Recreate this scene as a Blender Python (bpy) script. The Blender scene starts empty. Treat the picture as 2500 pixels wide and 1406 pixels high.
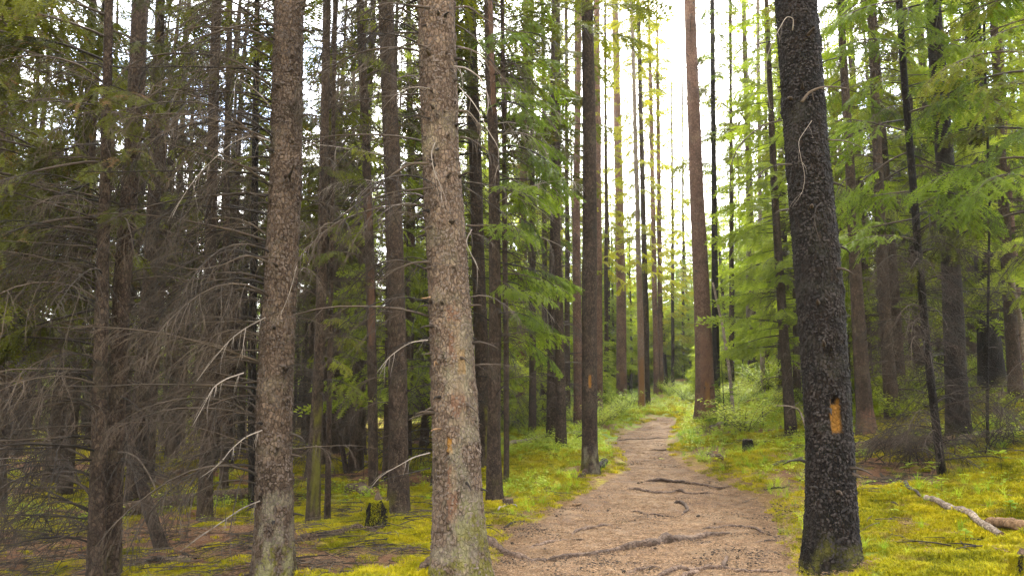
import bpy, math, random
import numpy as np
from mathutils import Vector, Matrix

PI = math.pi
RNG = random.Random(7)
NP = np.random.RandomState(11)
scene = bpy.context.scene
COL = scene.collection

# ------------------------------------------------------------------ camera
F = 1850.0                      # focal length in pixels of the 2500 px wide photograph
PITCH = math.radians(7.5)
CAM = np.array([0.0, 0.0, 1.5])
cam_d = bpy.data.cameras.new('camera')
cam_d.sensor_width = 36.0
cam_d.lens = F / 2500.0 * 36.0
cam_d.clip_start = 0.05
cam_d.clip_end = 2000.0
cam = bpy.data.objects.new('camera', cam_d)
COL.objects.link(cam)
cam.location = CAM
cam.rotation_euler = (PI / 2 + PITCH, 0, 0)
scene.camera = cam

# ------------------------------------------------------------------ world, sun, exposure
SUN_EL, SUN_AZ = math.radians(46), math.radians(15)      # azimuth measured from +Y (view direction) towards +X
world = bpy.data.worlds.new('World')
scene.world = world
world.use_nodes = True
wn, wl = world.node_tree.nodes, world.node_tree.links
wn.clear()
sky = wn.new('ShaderNodeTexSky')
sky.sky_type = 'NISHITA'
sky.sun_disc = False
sky.sun_elevation = SUN_EL
sky.sun_rotation = SUN_AZ
sky.dust_density = 1.5
wtc = wn.new('ShaderNodeTexCoord')
wmap = wn.new('ShaderNodeMapping'); wmap.inputs['Scale'].default_value = (1.0, 1.0, 2.2)
wnoise = wn.new('ShaderNodeTexNoise'); wnoise.inputs['Scale'].default_value = 2.3; wnoise.inputs['Detail'].default_value = 7
wramp = wn.new('ShaderNodeValToRGB')
wramp.color_ramp.elements[0].position = 0.40; wramp.color_ramp.elements[1].position = 0.54
wmix = wn.new('ShaderNodeMixRGB')
wmix.inputs[2].default_value = (9.7, 9.5, 9.1, 1)
wbg = wn.new('ShaderNodeBackground'); wbg.inputs['Strength'].default_value = 0.12
wout = wn.new('ShaderNodeOutputWorld')
wl.new(wtc.outputs['Generated'], wmap.inputs['Vector'])
wl.new(wmap.outputs['Vector'], wnoise.inputs['Vector'])
wl.new(wnoise.outputs['Fac'], wramp.inputs['Fac'])
wl.new(wramp.outputs['Color'], wmix.inputs[0])
wl.new(sky.outputs['Color'], wmix.inputs[1])
wl.new(wmix.outputs['Color'], wbg.inputs['Color'])
wl.new(wbg.outputs['Background'], wout.inputs['Surface'])

sun_d = bpy.data.lights.new('sun', 'SUN')
sun_d.energy = 2.0
sun_d.angle = math.radians(10)
sun_d.color = (1.0, 0.95, 0.86)
sun = bpy.data.objects.new('sun', sun_d)
COL.objects.link(sun)
sdir = Vector((math.sin(SUN_AZ) * math.cos(SUN_EL), math.cos(SUN_AZ) * math.cos(SUN_EL), math.sin(SUN_EL)))
sun.rotation_euler = sdir.to_track_quat('Z', 'Y').to_euler()

scene.view_settings.view_transform = 'Standard'
scene.view_settings.look = 'None'
scene.view_settings.gamma = 1.0
scene.view_settings.use_curve_mapping = False
scene.view_settings.exposure = 3.45
scene.render.engine = 'CYCLES'
cy = scene.cycles
cy.max_bounces = 8; cy.diffuse_bounces = 4; cy.glossy_bounces = 2; cy.transmission_bounces = 4; cy.volume_bounces = 1
cy.transparent_max_bounces = 4
cy.caustics_reflective = False; cy.caustics_refractive = False
cy.sample_clamp_indirect = 6.0
cy.use_denoising = True

HAZE = 0.0003
# ------------------------------------------------------------------ pixel <-> world
FWD = np.array([0, math.cos(PITCH), math.sin(PITCH)])
UPV = np.array([0, -math.sin(PITCH), math.cos(PITCH)])
def ray(px, py):
    d = FWD * F + np.array([1.0, 0, 0]) * (px - 1250.0) + UPV * (703.0 - py)
    return d / np.linalg.norm(d)
def at_depth(px, py, Y):
    d = ray(px, py)
    return CAM + d * (Y / d[1])
def project(p):
    v = np.asarray(p, float) - CAM
    z = v @ FWD
    return 1250 + F * v[0] / z, 703 - F * (v @ UPV) / z

# ------------------------------------------------------------------ numeric noise
def _hash(ix, iy, seed):
    h = (ix.astype(np.int64) * 374761393 + iy.astype(np.int64) * 668265263 + seed * 1442695041) & 0x7fffffff
    h = ((h ^ (h >> 13)) * 1274126177) & 0x7fffffff
    h = ((h ^ (h >> 16)) * 974126177) & 0x7fffffff
    return ((h ^ (h >> 11)) & 0xffff) / 65535.0
def vnoise(x, y, seed=0, period=None):
    x = np.asarray(x, float); y = np.asarray(y, float)
    ix = np.floor(x); iy = np.floor(y)
    fx = x - ix; fy = y - iy
    fx = fx * fx * (3 - 2 * fx); fy = fy * fy * (3 - 2 * fy)
    ix2 = ix + 1
    if period:
        ix = np.mod(ix, period); ix2 = np.mod(ix2, period)
    a = _hash(ix, iy, seed); b = _hash(ix2, iy, seed); c = _hash(ix, iy + 1, seed); d = _hash(ix2, iy + 1, seed)
    return (a * (1 - fx) + b * fx) * (1 - fy) + (c * (1 - fx) + d * fx) * fy
def fbm(x, y, seed=0, octv=4):
    s = 0; a = 0.5; t = 0
    x = np.asarray(x, float); y = np.asarray(y, float)
    for i in range(octv):
        s = s + a * vnoise(x, y, seed + i * 17); t += a
        x = x * 2.03; y = y * 2.03; a *= 0.5
    return s / t
def voronoi(u, v, nu, nv, seed=0):
    """u in 0..1 wraps with nu cells; v in cells. returns F1, F2-F1, id hash, offset from the cell point"""
    U = u * nu; V = v * nv
    iu = np.floor(U); iv = np.floor(V)
    f1 = np.full(U.shape, 9.0); f2 = np.full(U.shape, 9.0); idh = np.zeros(U.shape); dv1 = np.zeros(U.shape)
    for du in (-1, 0, 1):
        for dv in (-1, 0, 1):
            cu = iu + du; cv = iv + dv; cw = np.mod(cu, nu)
            px_ = cu + 0.15 + 0.7 * _hash(cw, cv, seed); py_ = cv + 0.1 + 0.8 * _hash(cw, cv, seed + 5)
            dd = np.hypot(U - px_, V - py_)
            h = _hash(cw, cv, seed + 9)
            near = dd < f1
            f2 = np.where(near, f1, np.minimum(f2, dd))
            dv1 = np.where(near, V - py_, dv1)
            idh = np.where(near, h, idh)
            f1 = np.where(near, dd, f1)
    return f1, f2 - f1, idh, dv1
def sm(a, b, t):
    t = np.clip((np.asarray(t, float) - a) / (b - a), 0, 1)
    return t * t * (3 - 2 * t)

# ------------------------------------------------------------------ terrain
def xr_edge(y):   # right edge of the path
    return np.interp(y, [0, 7, 9, 12, 15, 18, 21, 24, 27, 60], [2.3, 2.55, 2.85, 3.0, 3.3, 3.75, 4.3, 5.2, 5.3, 8])
def xl_edge(y):
    return np.interp(y, [0, 7, 9, 12, 15, 18, 24, 60], [-0.4, -0.25, 0.2, 1.3, 2.0, 2.2, 3.7, 5])
def h0(x, y):
    x = np.asarray(x, float); y = np.asarray(y, float)
    zc = 0.66 * sm(9, 25, y) + 0.03 * np.maximum(0, y - 25) - 0.012 * np.maximum(0, y - 60)
    z = zc * sm(-7, 1.5, x)
    r = np.maximum(0, x - xr_edge(y))
    z = z + np.where(r < 8, 0.2 * r, 1.6 + 0.06 * (r - 8)) * sm(0, 5, y)
    l = np.maximum(0, xl_edge(y) - x)
    z = z - 0.075 * np.minimum(l, 4.5)
    z = z + 0.20 * np.exp(-(((x - 0.4) / 1.3) ** 2 + ((y - 14.2) / 1.3) ** 2))
    return z
def ground_hit(px, py, hf=None):
    hf = hf or h0
    d = ray(px, py)
    t = 3.0
    while t < 300:
        p = CAM + d * t
        if p[2] <= float(hf(p[0], p[1])):
            lo, hi = t - 0.25, t
            for _ in range(14):
                m = (lo + hi) / 2; p = CAM + d * m
                if p[2] <= float(hf(p[0], p[1])): hi = m
                else: lo = m
            return CAM + d * hi
        t += 0.25 if t < 60 else 1.0
    return None

# path outline read off the photograph, laid on the terrain
_L = [(1090, 1560), (1130, 1420), (1165, 1385), (1185, 1340), (1215, 1300), (1310, 1260), (1390, 1215), (1455, 1180), (1500, 1150), (1512, 1125),
      (1505, 1105), (1480, 1085), (1500, 1065), (1545, 1045), (1575, 1030), (1580, 1019)]
_R = [(1655, 1019), (1662, 1035), (1650, 1055), (1640, 1080), (1650, 1110), (1690, 1140), (1745, 1160), (1810, 1180), (1870, 1210), (1915, 1250),
      (1940, 1300), (1960, 1350), (1985, 1420), (2060, 1560)]
PATH = np.array([ground_hit(*p)[:2] for p in _L + _R])
def path_sd(x, y):
    """signed distance to the path outline, positive inside"""
    x = np.asarray(x, float); y = np.asarray(y, float)
    sh = x.shape; x = x.ravel(); y = y.ravel()
    dmin = np.full(x.shape, 1e9); inside = np.zeros(x.shape, bool)
    n = len(PATH)
    for i in range(n):
        ax, ay = PATH[i]; bx, by = PATH[(i + 1) % n]
        ex, ey = bx - ax, by - ay
        t = np.clip(((x - ax) * ex + (y - ay) * ey) / (ex * ex + ey * ey + 1e-12), 0, 1)
        dmin = np.minimum(dmin, np.hypot(x - ax - t * ex, y - ay - t * ey))
        c = ((ay > y) != (by > y)) & (x < (bx - ax) * (y - ay) / (by - ay + 1e-12) + ax)
        inside ^= c
    return np.where(inside, dmin, -dmin).reshape(sh)
def H(x, y, sd=None):
    x = np.asarray(x, float); y = np.asarray(y, float)
    if sd is None: sd = path_sd(x, y)
    off = sm(-0.35, 0.25, -sd - 0.12)
    z = h0(x, y) + off * (0.07 + 0.20 * (fbm(x * 1.1, y * 1.1, 3, 3) - 0.45) + 0.13 * (fbm(x * 3.7, y * 3.7, 8, 3) - 0.5) + 0.05 * np.abs(vnoise(x * 5.5, y * 5.5, 14) - .5) * 2)
    z = z + (1 - off) * (0.10 * (fbm(x * 1.6, y * 1.6, 21, 3) - 0.5) + 0.030 * (fbm(x * 9, y * 9, 31, 2) - 0.5))
    return z
def gz(x, y): return float(H(np.array([x]), np.array([y]))[0])
def gp(px, py):
    return ground_hit(px, py, lambda x, y: H(np.array([x]), np.array([y]))[0])

# ------------------------------------------------------------------ materials
def new_mat(name):
    m = bpy.data.materials.new(name); m.use_nodes = True
    nt = m.node_tree; nt.nodes.clear()
    return m, nt.nodes, nt.links
def ramp(nodes, stops):
    r = nodes.new('ShaderNodeValToRGB'); el = r.color_ramp.elements
    while len(el) < len(stops): el.new(0.5)
    for e, (p, c) in zip(el, stops):
        e.position = p; e.color = (*c, 1)
    return r
def noise_node(nodes, links, vec, scale, detail=4, rough=0.55, dist=0.0):
    n = nodes.new('ShaderNodeTexNoise'); n.inputs['Scale'].default_value = scale
    n.inputs['Detail'].default_value = detail; n.inputs['Roughness'].default_value = rough; n.inputs['Distortion'].default_value = dist
    if vec is not None: links.new(vec, n.inputs['Vector'])
    return n
def mixc(nodes, links, fac, a, b, mode='MIX'):
    n = nodes.new('ShaderNodeMixRGB'); n.blend_type = mode
    for s, v in ((n.inputs[0], fac), (n.inputs[1], a), (n.inputs[2], b)):
        if isinstance(v, (int, float)): s.default_value = v
        elif isinstance(v, tuple): s.default_value = (*v, 1)
        else: links.new(v, s)
    return n.outputs[0]
def math_n(nodes, links, op, a, b=None):
    n = nodes.new('ShaderNodeMath'); n.operation = op
    for s, v in ((n.inputs[0], a), (n.inputs[1], b)):
        if v is None: continue
        if isinstance(v, (int, float)): s.default_value = v
        else: links.new(v, s)
    return n.outputs[0]

def bark_mat(name, dark, mid, light, scale=1.0, bump=0.6, lichen=0.15, rough=0.9, lichcol=(.30, .31, .22), attr=True, jit=0.25):
    m, N, L = new_mat(name)
    tc = N.new('ShaderNodeTexCoord')
    mp = N.new('ShaderNodeMapping'); mp.inputs['Scale'].default_value = (1, 1, 0.62)
    L.new(tc.outputs['Object'], mp.inputs['Vector'])
    v = mp.outputs['Vector']
    wob = noise_node(N, L, v, 22 * scale, 3)
    va = N.new('ShaderNodeVectorMath'); va.operation = 'MULTIPLY_ADD'
    L.new(wob.outputs['Color'], va.inputs[0]); va.inputs[1].default_value = (.03 / scale,) * 3; L.new(v, va.inputs[2])
    vo = N.new('ShaderNodeTexVoronoi'); vo.feature = 'DISTANCE_TO_EDGE'; vo.inputs['Scale'].default_value = 34 * scale
    L.new(va.outputs[0], vo.inputs['Vector'])
    vc = N.new('ShaderNodeTexVoronoi'); vc.inputs['Scale'].default_value = 34 * scale
    L.new(va.outputs[0], vc.inputs['Vector'])
    n1 = noise_node(N, L, v, 60 * scale, 5, 0.7)
    n2 = noise_node(N, L, tc.outputs['Object'], 2.2, 4, 0.6)
    n3 = noise_node(N, L, v, 9 * scale, 5, 0.65)
    edge = ramp(N, [(0.0, (0, 0, 0)), (0.16, (1, 1, 1))]); L.new(vo.outputs['Distance'], edge.inputs['Fac'])
    basec = ramp(N, [(0.25, dark), (0.5, mid), (0.78, light)])
    f = math_n(N, L, 'MULTIPLY_ADD', n1.outputs['Fac'], 0.55)
    f.node.inputs[2].default_value = 0.0
    g = math_n(N, L, 'MULTIPLY', n3.outputs['Fac'], 0.35)
    sep = N.new('ShaderNodeSeparateColor'); L.new(vc.outputs['Color'], sep.inputs[0])
    k = math_n(N, L, 'MULTIPLY', sep.outputs[0], 0.22)
    s = math_n(N, L, 'ADD', f, g); s = math_n(N, L, 'ADD', s, k)
    L.new(s, basec.inputs['Fac'])
    c = mixc(N, L, math_n(N, L, 'MULTIPLY_ADD', edge.outputs['Color'], .6), dark, basec.outputs['Color']); c.node.inputs[0].links[0].from_node.inputs[2].default_value = .4
    # lichen / grey-green bloom in irregular patches
    lr = ramp(N, [(0.55, (0, 0, 0)), (0.68, (1, 1, 1))]); L.new(n2.outputs['Fac'], lr.inputs['Fac'])
    n4 = noise_node(N, L, tc.outputs['Object'], 40, 3)
    lf = math_n(N, L, 'MULTIPLY', lr.outputs['Color'], n4.outputs['Fac'])
    lf = math_n(N, L, 'MULTIPLY', lf, lichen * 2)
    c = mixc(N, L, lf, c, lichcol)
    oi = N.new('ShaderNodeObjectInfo')
    jr = math_n(N, L, 'MULTIPLY_ADD', oi.outputs['Random'], jit); jr.node.inputs[2].default_value = 1 - jit / 2
    c = mixc(N, L, 1.0, c, jr, 'MULTIPLY')
    lo = noise_node(N, L, tc.outputs['Object'], 1.7, 4, 0.65); lr2 = ramp(N, [(0.32, (.62, .60, .58)), (0.62, (1.25, 1.2, 1.15))]); L.new(lo.outputs['Fac'], lr2.inputs['Fac'])
    c = mixc(N, L, 1.0, c, lr2.outputs['Color'], 'MULTIPLY')
    if attr:
        for an, col in (('wound', (.15, .068, .011)), ('hole', (.008, .005, .003)), ('moss', (.085, .080, .008)), ('strip', (.11, .055, .032)), ('pale', (.155, .138, .092))):
            a = N.new('ShaderNodeAttribute'); a.attribute_name = an; amt = {'pale': .42, 'strip': .7, 'moss': .7}.get(an, 1.0)
            nn = noise_node(N, L, v, 30, 4, 0.7)
            cr = ramp(N, [(0.0, tuple(x * .45 for x in col)), (0.45, col), (1.0, tuple(min(1, x * 1.4) for x in col))])
            L.new(nn.outputs['Fac'], cr.inputs['Fac'])
            c = mixc(N, L, math_n(N, L, 'MULTIPLY', a.outputs['Fac'], amt), c, cr.outputs['Color'])
    b = N.new('ShaderNodeBsdfPrincipled')
    b.inputs['Roughness'].default_value = rough
    b.inputs['Specular IOR Level'].default_value = 0.12
    L.new(c, b.inputs['Base Color'])
    hh = math_n(N, L, 'MULTIPLY', edge.outputs['Color'], 0.6)
    hh = math_n(N, L, 'ADD', hh, n1.outputs['Fac'])
    hh = math_n(N, L, 'ADD', hh, k)
    bp = N.new('ShaderNodeBump'); bp.inputs['Strength'].default_value = bump; bp.inputs['Distance'].default_value = 0.02 / scale
    L.new(hh, bp.inputs['Height']); L.new(bp.outputs['Normal'], b.inputs['Normal'])
    o = N.new('ShaderNodeOutputMaterial'); L.new(b.outputs[0], o.inputs['Surface'])
    return m

def twig_mat(name, c1, c2, jit=0.5):
    m, N, L = new_mat(name)
    oi = N.new('ShaderNodeObjectInfo'); tc = N.new('ShaderNodeTexCoord')
    n = noise_node(N, L, tc.outputs['Object'], 6, 3)
    f = math_n(N, L, 'MULTIPLY_ADD', oi.outputs['Random'], jit); L.new(n.outputs['Fac'], f.node.inputs[2])
    f = math_n(N, L, 'SUBTRACT', f, jit / 2)
    r = ramp(N, [(0.3, c1), (0.75, c2)]); L.new(f, r.inputs['Fac'])
    b = N.new('ShaderNodeBsdfPrincipled'); b.inputs['Roughness'].default_value = 0.85; b.inputs['Specular IOR Level'].default_value = 0.2
    L.new(r.outputs['Color'], b.inputs['Base Color'])
    o = N.new('ShaderNodeOutputMaterial'); L.new(b.outputs[0], o.inputs['Surface'])
    return m

def leaf_mat(name, c1, c2, c3, scale=2.0, trans=0.35, trc=None, rough=0.6, brown=0.0):
    m, N, L = new_mat(name)
    geo = N.new('ShaderNodeNewGeometry'); oi = N.new('ShaderNodeObjectInfo')
    n = noise_node(N, L, geo.outputs['Position'], scale, 3)
    n2 = noise_node(N, L, geo.outputs['Position'], 35, 2)
    f = math_n(N, L, 'MULTIPLY_ADD', oi.outputs['Random'], 0.35); L.new(n.outputs['Fac'], f.node.inputs[2])
    f2 = math_n(N, L, 'MULTIPLY_ADD', n2.outputs['Fac'], 0.5); L.new(f, f2.node.inputs[2])
    f2 = math_n(N, L, 'SUBTRACT', f2, 0.42)
    r = ramp(N, [(0.2, c1), (0.5, c2), (0.8, c3)]); L.new(f2, r.inputs['Fac'])
    c = r.outputs['Color']
    if brown:
        n3 = noise_node(N, L, geo.outputs['Position'], 5, 4)
        br = ramp(N, [(0.58, (0, 0, 0)), (0.66, (1, 1, 1))]); L.new(n3.outputs['Fac'], br.inputs['Fac'])
        c = mixc(N, L, math_n(N, L, 'MULTIPLY', br.outputs['Color'], brown), c, (.10, .055, .025))
    b = N.new('ShaderNodeBsdfPrincipled'); b.inputs['Roughness'].default_value = rough; b.inputs['Specular IOR Level'].default_value = 0.12
    L.new(c, b.inputs['Base Color'])
    t = N.new('ShaderNodeBsdfTranslucent')
    L.new(mixc(N, L, 1.0, c, trc or (1.25, 1.35, .6), 'MULTIPLY'), t.inputs['Color'])
    mx = N.new('ShaderNodeMixShader'); mx.inputs[0].default_value = trans
    L.new(b.outputs[0], mx.inputs[1]); L.new(t.outputs[0], mx.inputs[2])
    o = N.new('ShaderNodeOutputMaterial'); L.new(mx.outputs[0], o.inputs['Surface'])
    return m

def ground_mat(name):
    m, N, L = new_mat(name)
    tc = N.new('ShaderNodeTexCoord'); v = tc.outputs['Object']
    at = N.new('ShaderNodeAttribute'); at.attribute_name = 'path'
    gr = N.new('ShaderNodeAttribute'); gr.attribute_name = 'green'
    # moss
    n1 = noise_node(N, L, v, 1.1, 5, 0.6); n2 = noise_node(N, L, v, 28, 5, 0.75); n3 = noise_node(N, L, v, 5, 4, 0.6)
    mr = ramp(N, [(0.30, (.045, .045, .003)), (0.5, (.165, .14, .004)), (0.68, (.26, .205, .006))])
    f = math_n(N, L, 'MULTIPLY_ADD', n2.outputs['Fac'], 0.55)
    L.new(math_n(N, L, 'MULTIPLY', n3.outputs['Fac'], 0.45), f.node.inputs[2]); L.new(f, mr.inputs['Fac'])
    moss = mixc(N, L, gr.outputs['Fac'], mr.outputs['Color'], (.09, .14, .012))
    # brown needle litter between the cushions
    lt = ramp(N, [(0.30, (.028, .015, .008)), (0.55, (.12, .056, .027)), (0.8, (.21, .125, .065))]); L.new(noise_node(N, L, v, 60, 5, .8).outputs['Fac'], lt.inputs['Fac'])
    la = N.new('ShaderNodeAttribute'); la.attribute_name = 'litter'
    c = mixc(N, L, la.outputs['Fac'], moss, lt.outputs['Color'])
    # dirt
    d1 = noise_node(N, L, v, 1.4, 5, 0.6); d2 = noise_node(N, L, v, 45, 6, 0.8); d3 = noise_node(N, L, v, 7, 5, 0.7)
    dr = ramp(N, [(0.30, (.019, .011, .006)), (0.44, (.076, .047, .026)), (0.58, (.128, .084, .047)), (0.78, (.26, .185, .11))])
    fd = math_n(N, L, 'MULTIPLY_ADD', d2.outputs['Fac'], 0.5); L.new(math_n(N, L, 'MULTIPLY', d3.outputs['Fac'], 0.5), fd.node.inputs[2]); L.new(fd, dr.inputs['Fac'])
    big = ramp(N, [(0.38, (.58, .50, .47)), (0.60, (1.06, 1.04, 1.0))]); L.new(d1.outputs['Fac'], big.inputs['Fac'])
    dirt = mixc(N, L, 1.0, dr.outputs['Color'], big.outputs['Color'], 'MULTIPLY')
    pf = ramp(N, [(0.42, (0, 0, 0)), (0.58, (1, 1, 1))])
    pn = math_n(N, L, 'MULTIPLY_ADD', math_n(N, L, 'SUBTRACT', noise_node(N, L, v, 9, 5, .75).outputs['Fac'], 0.5), 0.9); L.new(at.outputs['Fac'], pn.node.inputs[2])
    L.new(pn, pf.inputs['Fac'])
    c = mixc(N, L, pf.outputs['Color'], c, dirt)
    b = N.new('ShaderNodeBsdfPrincipled'); b.inputs['Roughness'].default_value = 0.95; b.inputs['Specular IOR Level'].default_value = 0.15
    L.new(c, b.inputs['Base Color'])
    bp = N.new('ShaderNodeBump'); bp.inputs['Strength'].default_value = 0.8; bp.inputs['Distance'].default_value = 0.02
    hh = math_n(N, L, 'ADD', n2.outputs['Fac'], d2.outputs['Fac'])
    L.new(hh, bp.inputs['Height']); L.new(bp.outputs['Normal'], b.inputs['Normal'])
    o = N.new('ShaderNodeOutputMaterial'); L.new(b.outputs[0], o.inputs['Surface'])
    return m

M_GROUND = ground_mat('forest_floor')
M_BARK_GREY = bark_mat('bark_grey_brown', (.014, .009, .006), (.070, .047, .033), (.160, .118, .086), 1.0, 0.9, 0.3, lichcol=(.19, .18, .115))
M_BARK_LEFT = bark_mat('bark_brown', (.009, .006, .004), (.042, .028, .019), (.110, .078, .055), 1.1, 0.9, 0.2, lichcol=(.15, .145, .09))
M_BARK_DARK = bark_mat('bark_dark', (.0014, .0010, .0007), (.0045, .0028, .0018), (.016, .0100, .0070), 1.0, 1.0, 0.05, 0.85)
M_BARK_MID = bark_mat('bark_mid', (.006, .004, .003), (.027, .018, .0125), (.072, .051, .036), 1.2, 0.8, 0.15, lichcol=(.12, .12, .07))
M_BARK_RED = bark_mat('bark_reddish', (.024, .013, .009), (.078, .044, .030), (.14, .090, .064), 1.2, 0.8, 0.1, lichcol=(.14, .13, .09))
M_BARK_PALE = bark_mat('bark_pale', (.045, .034, .026), (.14, .11, .085), (.24, .20, .16), 1.2, 0.7, 0.1)
M_TWIG = twig_mat('dead_twig', (.014, .010, .007), (.062, .044, .029))
M_TWIG_DARK = twig_mat('dark_twig', (.010, .007, .005), (.048, .033, .022))
M_TWIG_PALE = twig_mat('bleached_twig', (.10, .08, .063), (.20, .165, .135), .2)
M_SCALE_G = twig_mat('bark_scale_grey', (.034, .024, .017), (.120, .090, .070), .0)
M_SCALE_L = twig_mat('bark_scale_brown', (.020, .014, .010), (.084, .061, .046), .0)
M_SCALE_D = twig_mat('bark_scale_dark', (.002, .0014, .0011), (.026, .019, .0155), .0)
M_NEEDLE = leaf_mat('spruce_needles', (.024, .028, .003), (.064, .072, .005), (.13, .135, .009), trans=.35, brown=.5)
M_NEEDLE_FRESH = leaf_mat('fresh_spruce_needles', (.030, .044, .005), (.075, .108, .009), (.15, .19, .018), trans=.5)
M_NEEDLE_DARK = leaf_mat('dark_spruce_needles', (.018, .019, .003), (.044, .046, .004), (.09, .092, .007), trans=.3, brown=.9)  # duller green, and partly the left side's shade put into the colour
M_NEEDLE_LIT = leaf_mat('lit_spruce_needles', (.065, .085, .012), (.14, .17, .022), (.25, .27, .045), trans=.65)  # pale glow of the bright distance put into the needle colour
M_NEEDLE_PINE = leaf_mat('pine_needles', (.075, .082, .006), (.17, .165, .010), (.27, .24, .018), trans=.5, brown=.5)
M_LEAF = leaf_mat('shrub_leaves', (.09, .14, .008), (.20, .25, .012), (.34, .36, .024), trans=.45)
M_GRASS = leaf_mat('grass_blades', (.09, .15, .008), (.20, .27, .013), (.34, .38, .028), trans=.4, scale=1.0)
M_MOSS = leaf_mat('moss_fronds', (.065, .070, .003), (.20, .182, .004), (.34, .275, .007), trans=.25, brown=.55, trc=(1.1, 1.05, .4), scale=1.6, rough=.9)
M_LITTER = twig_mat('needle_litter', (.05, .024, .011), (.33, .21, .115), .0)
M_ROOT = bark_mat('root_bark', (.022, .014, .010), (.062, .040, .028), (.115, .082, .062), 0.6, 0.6, 0.0, attr=False)
M_ROOT_DARK = bark_mat('dark_root_bark', (.012, .008, .006), (.040, .027, .020), (.09, .06, .045), 0.6, 0.5, 0.0, attr=False)
M_LOG = bark_mat('weathered_log', (.04, .03, .022), (.13, .10, .075), (.23, .19, .148), 0.8, 0.6, 0.0, attr=False)
M_LOG_DARK = bark_mat('rotting_log', (.02, .014, .010), (.085, .058, .04), (.18, .13, .09), 0.9, 0.9, 0.5, lichcol=(.14, .14, .02), attr=False)
M_WOOD = bark_mat('bare_wood', (.05, .03, .015), (.14, .085, .045), (.23, .15, .085), 0.6, 0.4, 0.0, attr=False)

# ------------------------------------------------------------------ mesh building
class MB:
    def __init__(s):
        s.v = []; s.q = []; s.t = []; s.n = 0; s.mq = []; s.mt = []
    def add(s, v, q=None, t=None, mat=0):
        v = np.asarray(v, float).reshape(-1, 3)
        s.v.append(v)
        if q is not None and len(q):
            q = np.asarray(q, np.int64) + s.n; s.q.append(q); s.mq.append(np.full(len(q), mat))
        if t is not None and len(t):
            t = np.asarray(t, np.int64) + s.n; s.t.append(t); s.mt.append(np.full(len(t), mat))
        s.n += len(v)
    def merge(s, arr, M=None, mats=None):
        """arr = (verts, quads, tris, mq, mt)"""
        v, q, t, mq, mt = arr
        if M is not None: v = v @ M[:3, :3].T + M[:3, 3]
        s.v.append(v)
        if len(q): s.q.append(q + s.n); s.mq.append(mq)
        if len(t): s.t.append(t + s.n); s.mt.append(mt)
        s.n += len(v)
    def arrays(s):
        cat = lambda l, w: np.concatenate(l) if l else np.zeros((0, w) if w > 1 else 0, np.int64)
        return (np.concatenate(s.v), cat(s.q, 4), cat(s.t, 3), cat(s.mq, 1), cat(s.mt, 1))
    def mesh(s, name, mats, smooth=True):
        v, q, t, mq, mt = s.arrays()
        me = bpy.data.meshes.new(name)
        me.vertices.add(len(v)); me.vertices.foreach_set('co', v.ravel())
        nl = len(q) * 4 + len(t) * 3
        me.loops.add(nl); me.loops.foreach_set('vertex_index', np.concatenate([q.ravel(), t.ravel()]).astype(np.int32))
        npz = len(q) + len(t)
        me.polygons.add(npz)
        ls = np.concatenate([np.arange(len(q)) * 4, len(q) * 4 + np.arange(len(t)) * 3]).astype(np.int32)
        me.polygons.foreach_set('loop_start', ls)
        me.polygons.foreach_set('material_index', np.concatenate([mq, mt]).astype(np.int32))
        me.polygons.foreach_set('use_smooth', np.full(npz, smooth))
        for m in (mats if isinstance(mats, (list, tuple)) else [mats]): me.materials.append(m)
        me.update(calc_edges=True)
        return me
def attr(me, name, arr):
    a = me.attributes.new(name, 'FLOAT', 'POINT'); a.data.foreach_set('value', np.asarray(arr, np.float32).ravel())

def tube(mb, pts, rad, sides=5, mat=0, closed=True):
    pts = np.asarray(pts, float); n = len(pts); rad = np.broadcast_to(np.asarray(rad, float), (n,))
    tan = np.gradient(pts, axis=0); tan /= (np.linalg.norm(tan, axis=1, keepdims=True) + 1e-9)
    ref = np.array([0, 0, 1.0]) if abs(tan[:, 2]).mean() < 0.8 else np.array([0, 1.0, 0])
    a = np.cross(tan, ref); a /= (np.linalg.norm(a, axis=1, keepdims=True) + 1e-9)
    b = np.cross(tan, a)
    th = np.arange(sides) * 2 * PI / sides
    ring = pts[:, None, :] + rad[:, None, None] * (np.cos(th)[None, :, None] * a[:, None, :] + np.sin(th)[None, :, None] * b[:, None, :])
    v = ring.reshape(-1, 3)
    i = np.arange(n - 1)[:, None] * sides; j = np.arange(sides)[None, :]; j2 = (j + 1) % sides
    q = np.stack([i + j, i + j2, i + sides + j2, i + sides + j], -1).reshape(-1, 4)
    t = None
    if closed:
        v = np.concatenate([v, pts[:1], pts[-1:]])
        c0 = n * sides; c1 = c0 + 1; e = (n - 1) * sides
        jj = np.arange(sides); k = (jj + 1) % sides
        t = np.concatenate([np.stack([np.full(sides, c0), k, jj], -1), np.stack([np.full(sides, c1), e + jj, e + k], -1)])
    mb.add(v, q, t, mat)

def Mx(loc=(0, 0, 0), az=0.0, tilt=0.0, roll=0.0, s=1.0):
    m = Matrix.Translation(Vector(loc)) @ Matrix.Rotation(az, 4, 'Z') @ Matrix.Rotation(-tilt, 4, 'Y') @ Matrix.Rotation(roll, 4, 'X') @ Matrix.Scale(s, 4)
    return np.array(m)

def link(name, me, parent=None, loc=None, rot=None, scale=None):
    o = bpy.data.objects.new(name, me); COL.objects.link(o)
    if parent is not None: o.parent = parent
    if loc is not None: o.location = loc
    if rot is not None: o.rotation_euler = rot
    if scale is not None: o.scale = scale if hasattr(scale, '__len__') else (scale,) * 3
    return o
def tag(o, label=None, cat=None, group=None, kind=None):
    if label: o['label'] = label
    if cat: o['category'] = cat
    if group: o['group'] = group
    if kind: o['kind'] = kind
    return o

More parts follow.
